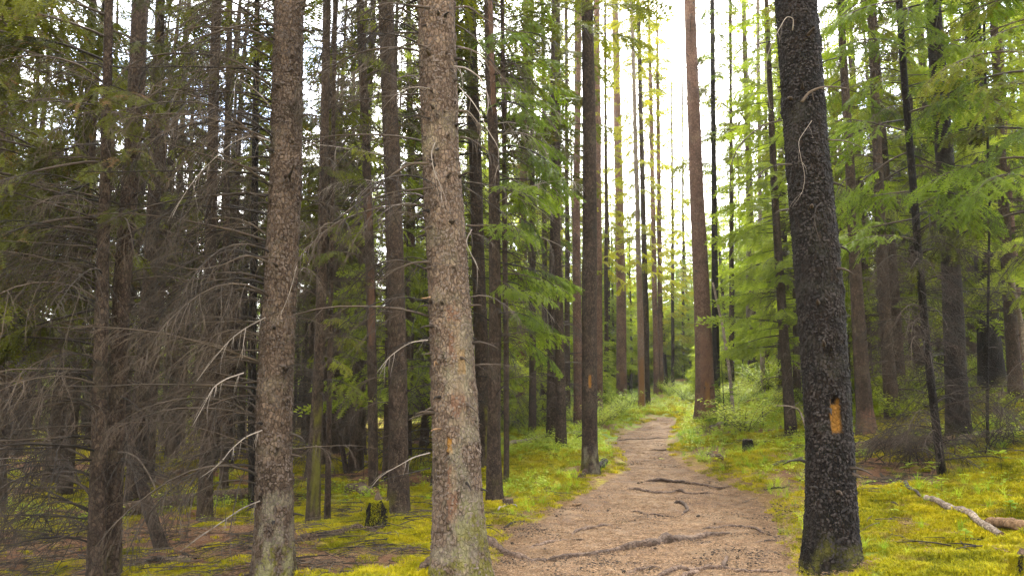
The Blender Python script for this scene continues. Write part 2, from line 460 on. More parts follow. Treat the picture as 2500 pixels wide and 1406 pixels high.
# ------------------------------------------------------------------ the ground sheet and the path
def axis_coords(lo, a, b, hi, step, grow=1.22):
    mid = list(np.arange(a, b + step / 2, step)); s = step; x = mid[-1]; right = []
    while x < hi: s *= grow; x += s; right.append(x)
    s = step; x = mid[0]; left = []
    while x > lo: s *= grow; x -= s; left.append(x)
    return np.array(left[::-1] + mid + right)
gx = axis_coords(-450, -6.5, 8.5, 450, .055); gy = axis_coords(-60, 5.2, 17.5, 600, .055, 1.06)
GX, GY = np.meshgrid(gx, gy)
SD = path_sd(GX, GY)
GZ = H(GX, GY, SD)
def litter_f(x, y):
    """patches of brown needle litter between the moss cushions, more of it on the shaded left side"""
    n = fbm(x * .9 + 40, y * .9, 51, 4)
    left = sm(.5, -3.0, x) * .10
    return sm(.56, .66, n + left - .05 * np.exp(-((x - .6) / 2.0) ** 2) * sm(8, 11, y))
def green_f(x, y):
    """grassy bright green instead of moss, further away"""
    return np.clip(sm(12.5, 16.5, y + 2.5 * (fbm(x * .5, y * .5, 61, 3) - .5)) * sm(-3, 1, x) + .55 * sm(.55, .7, fbm(x * .8, y * .8, 66, 3)), 0, 1)
GL = litter_f(GX, GY) * sm(.0, .4, -SD)
GL = np.maximum(GL, sm(-.30, -.02, SD) * .8 * sm(.42, .6, fbm(GX * 1.7, GY * 1.7, 91, 3) + .08))
pm = sm(-.08, .34, SD)
nx_, ny_ = len(gx), len(gy)
V_ = np.stack([GX, GY, GZ], -1).reshape(-1, 3)
ii = np.arange(ny_ - 1)[:, None] * nx_; jj_ = np.arange(nx_ - 1)[None, :]
Q_ = np.stack([ii + jj_, ii + jj_ + 1, ii + nx_ + jj_ + 1, ii + nx_ + jj_], -1).reshape(-1, 4)
sdq = SD.ravel()[Q_].mean(1)
def ground_piece(name, mask):
    q = Q_[mask]; used = np.unique(q); mp_ = np.full(len(V_), -1); mp_[used] = np.arange(len(used))
    mb = MB(); mb.add(V_[used], mp_[q]); me = mb.mesh(name, M_GROUND)
    attr(me, 'path', pm.ravel()[used]); attr(me, 'litter', GL.ravel()[used]); attr(me, 'green', green_f(GX, GY).ravel()[used])
    o = link(name, me); o['kind'] = 'structure'
    return o
g_o = ground_piece('ground', sdq < -.05)
p_o = ground_piece('path', sdq >= -.05)
g_o['label'] = 'mossy forest floor with needle litter'; p_o['label'] = 'brown dirt footpath strewn with needles'

# ------------------------------------------------------------------ branches (unit length about 1, growing along +X, up = +Z)
def curve3(p0, d0, L, grav, n, rng, wob=0.06):
    """walk a curve: start p0, direction d0, length L, gravity bends it down"""
    p = np.array(p0, float); d = np.array(d0, float); d /= np.linalg.norm(d)
    out = [p.copy()]
    for i in range(n):
        p = p + d * L / n; out.append(p.copy())
        d = d + np.array([rng.uniform(-wob, wob), rng.uniform(-wob, wob), -grav / n + rng.uniform(-wob, wob)])
        d /= np.linalg.norm(d)
    return np.array(out)

def needles(mb, pts, wid, step, mat, rng, up=0.35):
    """herringbone of narrow needle-clump triangles along a shoot"""
    seg = np.diff(pts, axis=0); sl = np.linalg.norm(seg, axis=1); tot = sl.sum()
    n = max(2, int(tot / step))
    cum = np.concatenate([[0], np.cumsum(sl)])
    s = (np.arange(n) + 0.5) / n * tot
    P = np.stack([np.interp(s, cum, pts[:, k]) for k in range(3)], 1)
    P2 = np.stack([np.interp(s + step * .8, cum, pts[:, k]) for k in range(3)], 1)
    T = P2 - P; T /= (np.linalg.norm(T, axis=1, keepdims=True) + 1e-6)
    bad = np.abs(T).sum(1) < .5; T[bad] = seg[-1] / (sl[-1] + 1e-9)
    Sd = np.cross(T, [0, 0, 1.0]); Sd /= (np.linalg.norm(Sd, axis=1, keepdims=True) + 1e-6)
    U = np.cross(Sd, T)
    vs = []; ts = []
    k0 = 0
    for side in (-1, 1, 0):
        w = wid * rng.uniform(.75, 1.25, size=(n, 1)) if hasattr(rng, 'randint') and isinstance(rng, np.random.RandomState) else wid
        if side:
            tip = P + T * w * .9 + Sd * side * w + U * up * w * rng.uniform(-.6, 1, size=(n, 1))
        else:
            tip = P + T * w * 1.0 + U * w * .8
        a = P - T * step * .15; b = P + T * step * .75
        v = np.stack([a, b, tip], 1).reshape(-1, 3)
        vs.append(v); ts.append(np.arange(n * 3).reshape(-1, 3) + k0); k0 += n * 3
    mb.add(np.concatenate(vs), None, np.concatenate(ts), mat)

def dead_branch(seed, dense=1.0, sides=3, fine=True, rise=.55, droop=1.7, r0=.0085):
    rng = random.Random(seed); mb = MB()
    main = curve3((-.03, 0, 0), (1, rng.uniform(-.15, .15), rise * rng.uniform(.5, 1.3)), 1.0, droop * rng.uniform(.6, 1.2), 9, rng, .07)
    tube(mb, main, np.linspace(r0, r0 * .22, 10), sides + 1)
    nt = int(16 * dense)
    for i in range(nt):
        t = rng.uniform(.12, .98); k = min(8, int(t * 9)); p = main[k] + (main[k + 1] - main[k]) * (t * 9 - k)
        fwd = main[k + 1] - main[k]; fwd /= np.linalg.norm(fwd)
        side = rng.choice([-1, 1])
        d = fwd * rng.uniform(.3, .9) + np.array([0, side * rng.uniform(.3, 1), 0]) + np.array([0, 0, rng.uniform(-.9, .15)])
        Ls = (.62 * (1 - t) + .16) * rng.uniform(.5, 1.15)
        tw = curve3(p, d, Ls, rng.uniform(.5, 1.8), 5, rng, .13)
        rr = r0 * .42 * (1 - .5 * t)
        tube(mb, tw, np.linspace(rr, rr * .35, 6), sides)
        if fine:
            for j in range(rng.randint(2, 5)):
                kk = rng.randint(1, 4)
                d2 = (tw[kk + 1] - tw[kk]) / (Ls / 5) + np.array([rng.uniform(-.8, .8), rng.uniform(-.8, .8), rng.uniform(-1, .3)])
                t2 = curve3(tw[kk], d2, Ls * rng.uniform(.2, .5), 1.0, 3, rng, .18)
                tube(mb, t2, np.linspace(rr * .55, rr * .25, 4), 3, closed=False)
    return mb.arrays()

def live_branch(seed, hi=True, droop=.55, rise=.12, dens=1.0):
    """material 0 twig, 1 needles; flat drooping spruce frond"""
    rng = random.Random(seed); nr = np.random.RandomState(seed); mb = MB()
    main = curve3((-.03, 0, 0), (1, rng.uniform(-.1, .1), rise * rng.uniform(.3, 1.6)), 1.0, droop * rng.uniform(.5, 1.4), 9, rng, .05)
    tube(mb, main, np.linspace(.010, .002, 10), 4 if hi else 3, 0)
    n = int((26 if hi else 13) * dens)
    for i in range(n):
        for side in (-1, 1):
            t = .16 + .82 * (i + rng.uniform(0, .8)) / n
            if t > .99 or rng.random() < .18 or t < .16 + .25 * rng.random(): continue
            k = min(8, int(t * 9)); p = main[k] + (main[k + 1] - main[k]) * (t * 9 - k)
            fwd = main[k + 1] - main[k]; fwd /= np.linalg.norm(fwd)
            d = fwd * rng.uniform(.5, 1.0) + np.array([0, side * rng.uniform(.5, .9), rng.uniform(-.45, .05)])
            Ls = (.46 * (1 - t) + .10) * rng.uniform(.6, 1.15)
            sh = curve3(p, d, Ls, rng.uniform(.4, 1.1), 4, rng, .10)
            if hi:
                tube(mb, sh, np.linspace(.0028, .001, 5), 3, 0, closed=False)
                needles(mb, sh[1:] if Ls > .2 else sh, .017, .016, 1, nr)
                m = int(Ls / .055)
                for j in range(m):
                    q = rng.uniform(.25, .95); kk = min(3, int(q * 4)); pp = sh[kk] + (sh[kk + 1] - sh[kk]) * (q * 4 - kk)
                    ff = sh[kk + 1] - sh[kk]; ff /= np.linalg.norm(ff)
                    perp = np.cross(ff, [0, 0, 1.0]); sgn = 1 if j % 2 else -1
                    d2 = ff * .8 + perp * sgn * .7 + np.array([0, 0, rng.uniform(-.4, .1)])
                    s2 = curve3(pp, d2, Ls * .32 * rng.uniform(.6, 1.2), .6, 2, rng, .1)
                    needles(mb, s2, .016, .017, 1, nr)
            else:
                needles(mb, sh, .040, .032, 1, nr)
    needles(mb, main[6:], .02 if hi else .045, .02 if hi else .05, 1, nr)
    return mb.arrays()

DEAD_HI = [dead_branch(100 + i, [1.3, .5, 1.0, 1.5, .35, 1.1, .8, 1.4, .6, 1.2, .25, 1.0][i], rise=[.55, .2, .8, .45, .1, .7, .35, .9, .55, .3, .15, .6][i], droop=[1.7, .6, 2.3, 1.4, .4, 2.0, 1.1, 2.6, 1.5, .8, .2, 1.8][i]) for i in range(12)]
DEAD_LO = [dead_branch(200 + i, .8, 3, True) for i in range(6)]
DEAD_FAR = [dead_branch(300 + i, .6, 3, False, r0=.012) for i in range(4)]
LIVE_HI = [live_branch(400 + i, True, [.55, .9, .4, 1.1, .7, .5, .8, 1.0, .6][i], [.12, .25, .0, .3, .1, .2, .05, .35, .15][i], [.8, .55, .9, .7, .45, .8, .6, .75, .5][i]) for i in range(9)]
LIVE_LO = [live_branch(500 + i, False) for i in range(6)]
def arr_mesh(name, arr, mats):
    mb = MB(); mb.merge(arr); return mb.mesh(name, mats)
ME_DEAD = {}
for key, mt in (('brown', M_TWIG), ('dark', M_TWIG_DARK), ('pale', M_TWIG_PALE)):
    ME_DEAD[key] = [arr_mesh('dead_branch', a, mt) for a in DEAD_HI]
ME_LIVE = {}
for key, mt in (('farlit', M_NEEDLE_LIT), ('farpine', M_NEEDLE_PINE)):
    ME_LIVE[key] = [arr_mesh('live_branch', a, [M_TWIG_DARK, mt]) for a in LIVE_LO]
for key, mt in (('fresh', M_NEEDLE_FRESH), ('mid', M_NEEDLE), ('dark', M_NEEDLE_DARK), ('pine', M_NEEDLE_PINE)):
    ME_LIVE[key] = [arr_mesh('live_branch', a, [M_TWIG_DARK, mt]) for a in LIVE_HI]

# ------------------------------------------------------------------ trunks
def trunk_mesh(name, axis, rad, mat, sides=28, dz=0.12, top=None, rough=0.0, cells=(18, 26), seed=0, fine_to=None,
               flare=0.14, flare_h=.5, lobes=5, marks=(), scales=0, scale_mat=None, knots=0, origin=None):
    """axis: Nx3 world points from below ground upward, rad: N radii.  Returns mesh in coordinates relative to origin."""
    axis = np.asarray(axis, float); rad = np.asarray(rad, float)
    z0 = axis[0, 2]; z1 = axis[-1, 2]; gzv = origin[2]
    zs = [z0]
    while zs[-1] < z1:
        zs.append(zs[-1] + (dz if (fine_to is None or zs[-1] < fine_to) else dz * 12))
    zs[-1] = z1; zs = np.array(zs)
    cx = np.interp(zs, axis[:, 2], axis[:, 0]); cyy = np.interp(zs, axis[:, 2], axis[:, 1]); rr = np.interp(zs, axis[:, 2], rad)
    # gentle natural sway
    cx = cx + (vnoise(zs * .5, zs * 0, seed) - .5) * .02; cyy = cyy + (vnoise(zs * .5, zs * 0, seed + 3) - .5) * .04
    nz = len(zs); u = np.arange(sides) / sides
    UU, ZZ = np.meshgrid(u, zs); TH = UU * 2 * PI
    R = np.repeat(rr[:, None], sides, 1)
    hg = np.maximum(0, ZZ - gzv)
    fl = np.exp(-hg / (flare_h * .45))
    lob = .5 + .5 * np.cos(TH * lobes + seed * 1.7 + .8 * np.sin(TH * 2 + seed))
    R = R * (1 + flare * fl * (.45 + 1.1 * lob ** 1.5))
    R = R * (1 + .05 * (vnoise(UU * 5, ZZ * 1.3, seed + 1, 5) - .5) + .03 * (vnoise(UU * 9, ZZ * 5, seed + 2, 9) - .5))
    detail = np.ones_like(ZZ) if fine_to is None else sm(fine_to + .6, fine_to - .2, ZZ) if False else (ZZ < fine_to + .3).astype(float)
    hole = np.zeros_like(ZZ); wound = np.zeros_like(ZZ); moss = np.zeros_like(ZZ); strip = np.zeros_like(ZZ); pale = np.zeros_like(ZZ)
    if rough > 0:
        per = 2 * PI * rr.mean()
        nu = int(cells[0]); cs = per / nu
        warp = (vnoise(UU * nu * .7, ZZ / cs * .5, seed + 4, int(nu * .7) or 1) - .5) * 1.1
        f1, e, idh, dv = voronoi(UU, ZZ / (cs * 1.8) + warp, nu, 1, seed)
        plate = sm(0.01, .15, e) * (.45 + .55 * idh) - dv * .35 * sm(.02, .3, e)
        f1b, eb, idb, dvb = voronoi(UU, ZZ / (cs * 4.2) + warp, max(5, int(nu * .45)), 1, seed + 40)
        plate2 = sm(0.0, .25, eb) * (.5 + .5 * idb) - dvb * .3
        R = R + detail * rough * (plate * .9 + plate2 * .45 - .6)
    # knots: small bumps with a pit
    kr = random.Random(seed + 77)
    for _ in range(knots):
        ku = kr.random(); kz = kr.uniform(gzv + .6, gzv + 5.2); ks = kr.uniform(.02, .04)
        du = (UU - ku + .5) % 1 - .5
        dd = np.hypot(du * 2 * PI * rr.mean(), ZZ - kz) / ks
        R = R + .020 * np.exp(-dd ** 2 * .8) * detail - .030 * np.exp(-dd ** 2 * 5) * detail; hole = np.maximum(hole, (.5 * np.exp(-dd ** 2 * .9) + .4 * np.exp(-dd ** 2 * 5)) * detail)
    for mk in marks:
        # (kind, theta deg, z0, z1, half width m, depth, jag)
        kind, th, a, b, w, dep = mk[:6]
        du = (UU - th / 360.0 + .5) % 1 - .5
        du = du * 2 * PI * rr.mean()
        mz = (ZZ - (a + b) / 2) / ((b - a) / 2)
        jag = (fbm(UU * 40, ZZ * 16, seed + 5, 3) - .5)
        shp = 1 - np.maximum(np.abs(du) / (w * (1 + .9 * jag)), np.abs(mz) * (1 + .35 * jag))
        mkv = sm(0, .22, shp)
        if kind == 'wound': wound = np.maximum(wound, mkv)
        elif kind == 'hole': hole = np.maximum(hole, mkv)
        elif kind == 'strip': strip = np.maximum(strip, mkv * (.5 + .5 * sm(.35, .6, fbm(UU * 30, ZZ * 10, seed + 6, 3))))
        elif kind == 'moss': moss = np.maximum(moss, mkv * sm(.35, .55, fbm(UU * 14, ZZ * 9, seed + 7, 4)))
        elif kind == 'pale': pale = np.maximum(pale, mkv * sm(.38, .62, fbm(UU * 12, ZZ * 8, seed + 8, 4)))
        if dep: R = R - dep * mkv
    # moss at the very foot
    foot = sm(.28, .0, hg - .0) if False else np.clip(1 - hg / .3, 0, 1)
    moss = np.maximum(moss, foot * sm(.5, .7, fbm(UU * 6, ZZ * 5, seed + 12, 3)) * .9)
    X = cx[:, None] + R * np.cos(TH); Y = cyy[:, None] + R * np.sin(TH)
    V = np.stack([X - origin[0], Y - origin[1], ZZ - origin[2]], -1)
    mb = MB()
    i = np.arange(nz - 1)[:, None] * sides; j = np.arange(sides)[None, :]; j2 = (j + 1) % sides
    q = np.stack([i + j, i + j2, i + sides + j2, i + sides + j], -1).reshape(-1, 4)
    mb.add(V.reshape(-1, 3), q)
    me = mb.mesh(name, mat)
    for nm, ar in (('wound', wound), ('hole', hole), ('moss', moss), ('strip', strip), ('pale', pale)):
        if ar.max() > 0: attr(me, nm, ar)
    sc = None
    if scales:
        nr = np.random.RandomState(seed + 9)
        k = nr.randint(2, max(3, np.searchsorted(zs, fine_to or z1) - 2), scales); jx = nr.randint(0, sides, scales)
        ok = wound[k, jx] < .3
        k = k[ok]; jx = jx[ok]
        P = V[k, jx]; th = TH[k, jx]
        nrm = np.stack([np.cos(th), np.sin(th), np.zeros_like(th)], -1); tg = np.stack([-np.sin(th), np.cos(th), np.zeros_like(th)], -1)
        upv = np.array([0, 0, 1.0]); n = len(P)
        w = nr.uniform(.004, .011, (n, 1)); hh = nr.uniform(.007, .017, (n, 1)); lift = nr.uniform(.002, .007, (n, 1)); rot = nr.normal(0, .35, (n, 1))
        tg2 = tg * np.cos(rot) + upv * np.sin(rot); up2 = upv * np.cos(rot) - tg * np.sin(rot)
        P = P + nrm * .001
        a = P - tg2 * w * .7 + up2 * hh * .5; b = P + tg2 * w * .7 + up2 * hh * .5
        c = P + tg2 * w - up2 * hh * .45 + nrm * lift; d = P - tg2 * w - up2 * hh * .5 + nrm * lift * .8
        c2 = c - nrm * (lift + .002); d2 = d - nrm * (lift + .002)
        e = P - up2 * hh * .75 + nrm * lift * 1.2
        vv = np.stack([a, b, c, d, c2, d2, e], 1).reshape(-1, 3)
        o7 = (np.arange(n) * 7)[:, None]
        ms = MB(); ms.add(vv, np.concatenate([o7 + np.array([[0, 3, 2, 1]]), o7 + np.array([[3, 5, 4, 2]])]),
                          np.concatenate([o7 + np.array([[3, 6, 2]]), o7 + np.array([[0, 5, 3]]), o7 + np.array([[1, 2, 4]])]))
        sc = ms.mesh('bark_scales', scale_mat, smooth=False)
    return me, sc

# ------------------------------------------------------------------ the traced trees
TREES = []
def traced_tree(name, label, pts, mat, Y=None, base=None, height=17.0, sides=28, dz=.12, lib='brown', dead=None, live=None, livelib='mid',
                stubs=0, cat='tree', group=None, anchor=None, crown=True, top_r=.03, broken=False, **kw):
    """pts: (px, py, width px) from the foot upward; base: ground pixel if the foot is out of sight"""
    bp = base or (pts[0][0], pts[0][1])
    g = ground_hit(*bp)
    if Y is not None: g = at_depth(bp[0], bp[1], Y)
    Yb = g[1]
    zg = gz(g[0], Yb)
    W = [at_depth(p[0], p[1], Yb) for p in pts]
    R = [p[2] * ((w - CAM) @ FWD) / F / 2 / math.sqrt(1 + ((p[0] - 1250) / F) ** 2) * .97 for p, w in zip(pts, W)]
    ax = [np.array([W[0][0], Yb, zg - .25])] + [w for w in W if w[2] > zg + .05]
    rr = [R[0]] + [r for r, w in zip(R, W) if w[2] > zg + .05]
    if not broken:
        last, prev = ax[-1], ax[-2]
        d = (last - ax[max(0, len(ax) - 3)]); d = d / max(.01, d[2])
        d[:2] = np.clip(d[:2], -.06, .06)
        topz = zg + height
        for f in (.35, .7, 1.0):
            z = last[2] + (topz - last[2]) * f
            if topz > last[2] + 1:
                ax.append(last + d * (z - last[2])); rr.append(rr[len(R) if False else -1] * (1 - f) * .9 + top_r if f < 1 else top_r)
    ax = np.array(ax); rr = np.array(rr)
    seed = len(TREES) * 13 + 5
    org = (W[0][0], Yb, zg)
    me, sc = trunk_mesh('trunk', ax, rr, mat, sides, dz, seed=seed, origin=org, **kw)
    e = link(name, None, None, org)
    tag(e, label, cat, group)
    link('trunk', me, e)
    if sc:
        s_ = link('bark_scales', sc, e); s_['kind'] = 'stuff'
    def at(z):
        z = z + org[2]
        return np.array([np.interp(z, ax[:, 2], ax[:, 0]), Yb, z]) - org, np.interp(z, ax[:, 2], rr)
    rg = random.Random(seed + 1)
    for spec in (dead or ()):
        n, za, zb, az0, az1, l0, l1 = spec[:7]; lb = spec[7] if len(spec) > 7 else lib
        for i in range(n):
            z = za + (zb - za) * (i + rg.random()) / n
            p, r = at(z); az = math.radians(rg.uniform(az0, az1)); L = rg.uniform(l0, l1)
            link('dead_branch', rg.choice(ME_DEAD[lb]), e, (p[0] + math.cos(az) * r * .8, p[1] + math.sin(az) * r * .8, p[2]),
                 (rg.uniform(-.3, .3), -rg.uniform(-.25, .25), az), (L, L, L * rg.uniform(.7, 1.1)))
    for spec in (live or ()):
        n, za, zb, az0, az1, l0, l1 = spec[:7]; lb = spec[7] if len(spec) > 7 else livelib
        for i in range(n):
            z = za + (zb - za) * (i + rg.random()) / n
            p, r = at(z); az = math.radians(rg.uniform(az0, az1)); L = rg.uniform(l0, l1)
            link('live_branch', rg.choice(ME_LIVE[lb]), e, (p[0] + math.cos(az) * r * .8, p[1] + math.sin(az) * r * .8, p[2]),
                 (rg.uniform(-.3, .3), rg.uniform(-.1, .35), az), (L, L, L))
    if stubs:
        for i in range(stubs):
            z = rg.uniform(.5, 5.4); p, r = at(z); az = rg.uniform(PI * .9, 2.1 * PI)
            ms = MB(); L = rg.uniform(.04, .16) * (1.8 if rg.random() < .2 else 1)
            c = curve3((0, 0, 0), (1, 0, rg.uniform(-.2, .5)), L, .8, 3, rg, .15)
            tube(ms, c, [.020, .011, .007, .004], 6)
            link('branch_stub', ms.mesh('branch_stub', M_TWIG_DARK), e, (p[0] + math.cos(az) * r * .92, p[1] + math.sin(az) * r * .92, p[2]), (0, 0, az))
    T = dict(e=e, org=np.array(org), at=at, Y=Yb, anchor=anchor, px=pts[0][0], seed=seed, H=height, crown=crown and not broken)
    TREES.append(T)
    return T

D = lambda *a: a
# far left
tA = traced_tree('spruce_tree', 'dark trunk cut by the edge of the photo, leftmost of the nearby trees', [(4, 1275, 30), (2, 700, 26), (8, 0, 22)], M_BARK_MID,
    dead=[D(14, .4, 4.6, -60, 80, .7, 1.4, 'dark')], live=[D(14, 2.4, 6.0, -60, 60, .9, 1.6, 'dark')], anchor='edge trunk')
tB = traced_tree('spruce_tree', 'left one of the two close-standing brown trunks wrapped in drooping dead twigs', [(238, 1415, 50), (243, 1050, 42), (250, 700, 34), (258, 350, 26), (266, 0, 22)], M_BARK_MID,
    Y=6.6, dead=[D(64, .3, 3.4, 110, 260, .8, 1.6, 'dark'), D(26, 1.2, 4.6, 90, 290, .7, 1.3)], live=[D(14, 2.3, 5.6, 110, 250, .9, 1.5, 'dark'), D(6, 3.4, 5.4, -80, 60, .7, 1.2, 'dark')],
    sides=40, dz=.05, fine_to=5.6, rough=.005, cells=(16, 1), anchor='twig-wrapped twin trunks')
tC = traced_tree('spruce_tree', 'right one of the two close-standing brown trunks, leaning slightly right as it rises', [(273, 1415, 52), (282, 1050, 48), (298, 700, 44), (325, 350, 44), (345, 0, 42)], M_BARK_MID,
    Y=6.9, dead=[D(26, .6, 4.6, -60, 60, .7, 1.3), D(14, 2.0, 4.8, 120, 250, .8, 1.3)], live=[D(6, 3.2, 5.4, -100, 100, .6, 1.1, 'dark')],
    sides=44, dz=.05, fine_to=5.6, rough=.005, cells=(16, 1))
tE = traced_tree('spruce_tree', 'slim straight brown trunk among dead twigs left of the scaly big trunk', [(502, 1290, 42), (506, 1050, 34), (512, 700, 30), (520, 350, 28), (530, 0, 25)], M_BARK_MID,
    dead=[D(44, .6, 6.5, 100, 300, .8, 1.5), D(20, .8, 6, -60, 60, .7, 1.2)], live=[D(8, 4.0, 7.5, 100, 300, .7, 1.2, 'mid')], anchor='slim brown trunk')
tF = traced_tree('spruce_tree', 'thin grey-brown trunk directly right of the slim straight brown trunk', [(546, 1205, 24), (548, 1050, 22), (552, 700, 19), (556, 300, 15)], M_BARK_MID,
    dead=[D(16, .8, 6.5, 0, 360, .6, 1.2)])
tG = traced_tree('spruce_tree', 'dark thin trunk touching the left side of the scaly big trunk', [(618, 1255, 26), (616, 1000, 24), (620, 500, 18), (628, 0, 14)], M_BARK_DARK,
    dead=[D(18, .8, 7, 60, 300, .6, 1.3, 'dark')])
tH = traced_tree('big_spruce_tree', 'big trunk of rough brown flaky bark with long arching grey dead branches', [(664, 1395, 100), (667, 1250, 94), (668, 1000, 91), (687, 700, 83), (698, 350, 77), (704, 0, 74)], M_BARK_LEFT,
    Y=6.3, sides=150, dz=.012, fine_to=5.4, rough=.0080, cells=(32, 1), flare=.26, flare_h=.55, knots=44, stubs=34, scales=5200, scale_mat=M_SCALE_L, anchor='scaly big trunk',
    marks=[('moss', 300, -.1, .3, .2, 0), ('pale', 310, -.1, .7, .16, 0)],
    dead=[D(50, .7, 5.0, 130, 235, .8, 1.6, 'brown'), D(34, .9, 5.4, 140, 235, .9, 1.6, 'dark'), D(12, 1.0, 5, -50, 60, .4, .9, 'brown')])
tI = traced_tree('spruce_tree', 'mossy slim trunk with green sprays just right of the scaly big trunk', [(765, 1305, 36), (770, 1100, 34), (778, 900, 28), (788, 600, 24), (797, 0, 20)], M_BARK_MID,
    dead=[D(10, .8, 4.5, 0, 360, .5, 1.1)], live=[D(22, 1.6, 4.6, 0, 360, .45, .85, 'mid'), D(12, 4.5, 7.5, 0, 360, .7, 1.2, 'mid')],
    marks=[('moss', 300, 0, 1.4, .04, 0)], anchor='mossy slim trunk')
tJ = traced_tree('spruce_tree', 'thin dark pole-like trunk right beside the mossy slim trunk', [(798, 1295, 17), (803, 1000, 14), (810, 600, 12), (815, 200, 10)], M_BARK_MID,
    dead=[D(14, .6, 4.5, 0, 360, .4, .9)])
tK = traced_tree('spruce_tree', 'slim dark trunk with an orange bare patch, rising beside the mossy stump', [(913, 1222, 24), (910, 1000, 25), (905, 700, 24), (893, 350, 22), (880, 0, 20)], M_BARK_MID,
    marks=[('strip', 285, 2.1, 3.4, .05, 0), ('strip', 300, 4.0, 4.6, .05, 0)], dead=[D(26, .8, 7, 0, 360, .5, 1.3)], anchor='slim dark trunk with orange patch')
tL = traced_tree('spruce_tree', 'medium brown trunk bare and smooth at its foot beside the mossy stump', [(973, 1282, 58), (972, 1050, 48), (968, 800, 46), (958, 450, 42), (945, 50, 38), (944, 0, 38)], M_BARK_MID,
    sides=60, dz=.03, fine_to=6.5, rough=.005, cells=(18, 1), dead=[D(34, 1.2, 7, 90, 330, .6, 1.4), D(12, 3.5, 7, 0, 360, .8, 1.3, 'pale')],
    anchor='medium smooth-footed trunk')
tM = traced_tree('big_spruce_tree', 'largest grey-brown trunk with cracked plate bark, mossy foot flaring onto the path edge', [(1126, 1390, 128), (1119, 1250, 122), (1112, 1050, 115), (1093, 700, 103), (1077, 350, 93), (1067, 0, 92)], M_BARK_GREY,
    Y=6.2, sides=190, dz=.011, fine_to=5.5, rough=.0065, cells=(36, 1), flare=.30, flare_h=.75, lobes=5, knots=60, stubs=52, scales=5200, scale_mat=M_SCALE_G, anchor='largest grey trunk',
    marks=[('wound', 298, 1.60, 1.82, .038, .006), ('wound', 258, .98, 1.12, .020, .008), ('strip', 262, .45, .95, .035, .004), ('strip', 285, 1.2, 2.2, .06, 0),
           ('moss', 312, -.1, .65, .14, 0), ('moss', 250, -.1, .22, .16, 0), ('pale', 300, .1, 2.1, .14, 0), ('pale', 270, 0, .3, .2, 0)],
    dead=[D(22, 1.6, 5.3, 140, 230, .7, 1.5, 'dark'), D(8, 1.5, 5.3, -40, 50, .35, .8, 'brown'), D(5, 3.8, 5.4, 130, 220, 1.0, 1.5, 'dark')])
tN = traced_tree('spruce_tree', 'dark trunk standing close behind the right side of the largest grey trunk', [(1178, 1150, 38), (1176, 900, 34), (1166, 550, 32), (1148, 50, 30)], M_BARK_MID,
    sides=40, dz=.05, fine_to=8, rough=.004, cells=(14, 1), marks=[('moss', 320, .2, 1.3, .06, 0)], dead=[D(18, 1.6, 8, -70, 100, .5, 1.2)])
tO = traced_tree('spruce_tree', 'dark speckled trunk right of the largest grey trunk, carrying fresh green sprays', [(1209, 1243, 44), (1206, 1050, 33), (1208, 750, 30), (1207, 400, 27), (1195, 150, 24), (1192, 0, 22)], M_BARK_MID,
    sides=50, dz=.035, fine_to=7, rough=.006, cells=(14, 1), anchor='dark speckled trunk', marks=[('strip', 300, 5.2, 7.5, .05, 0)],
    dead=[D(20, 1.2, 6.5, -80, 70, .6, 1.5, 'dark'), D(6, 2.5, 6, -60, 40, .8, 1.4, 'pale')],
    live=[D(8, 2.0, 3.0, -80, 20, .7, 1.1, 'fresh'), D(12, 3.0, 6.2, -80, 50, .9, 1.5, 'fresh')])
tP = traced_tree('spruce_tree', 'young green spruce with a thin stem hung with fresh sprays behind the dark speckled trunk', [(1236, 1130, 14), (1235, 800, 14), (1232, 400, 12), (1226, 0, 10)], M_BARK_MID, Y=12.0,
    dead=[D(14, .8, 3, 0, 360, .5, 1.1, 'dark')], live=[D(26, 2.4, 9, -90, 90, .8, 1.5, 'fresh')], height=15)
tQ = traced_tree('spruce_tree', 'dead trunk with bark peeled to bright reddish wood in front of the green spruces', [(1272, 1035, 25), (1274, 800, 24), (1278, 500, 20), (1282, 200, 18)], M_BARK_RED,
    marks=[('strip', 270, 1.0, 5.0, .14, 0), ('strip', 250, 2.3, 4.2, .12, 0)], dead=[D(20, .8, 7, 0, 360, .5, 1.2)], anchor='reddish peeled trunk')
tR = traced_tree('green_spruce_tree', 'green spruce with drooping fresh branches between the reddish peeled trunk and path-side trunk', [(1330, 1040, 15), (1330, 700, 13), (1328, 300, 10), (1325, 100, 8)], M_BARK_MID,
    dead=[D(44, 1.0, 9, 0, 360, .6, 1.3, 'dark')], live=[D(32, 3.0, 12, 0, 360, .8, 1.6, 'fresh')], height=15)
tS = traced_tree('pine_tree', 'pale grey slender pine, left of the path-side trunk', [(1365, 1018, 21), (1366, 700, 20), (1362, 400, 19), (1358, 150, 17)], M_BARK_PALE, dead=[D(8, 4, 10, 0, 360, .4, 1.0)], anchor='pale slender pine')
tT = traced_tree('pine_tree', 'slender brown pine just left of the dark path-side trunk', [(1412, 1018, 16), (1411, 700, 15), (1409, 300, 14)], M_BARK_RED, dead=[D(10, 2, 9, 0, 360, .4, 1.0)])
tU = traced_tree('spruce_tree', 'dark trunk at the left edge of the path with a small orange scar', [(1443, 1166, 48), (1441, 1110, 40), (1440, 1000, 38), (1439, 700, 37), (1439, 350, 34), (1434, 0, 28)], M_BARK_MID,
    sides=72, dz=.025, fine_to=9, rough=.006, cells=(16, 1), flare=.14, knots=8, stubs=8, anchor='dark path-side trunk',
    marks=[('wound', 268, 1.50, 1.72, .022, .01), ('pale', 275, -.1, .6, .14, 0)], dead=[D(10, 4, 9.5, 100, 300, .3, .8), D(5, 3, 9, -60, 40, .4, .8)])
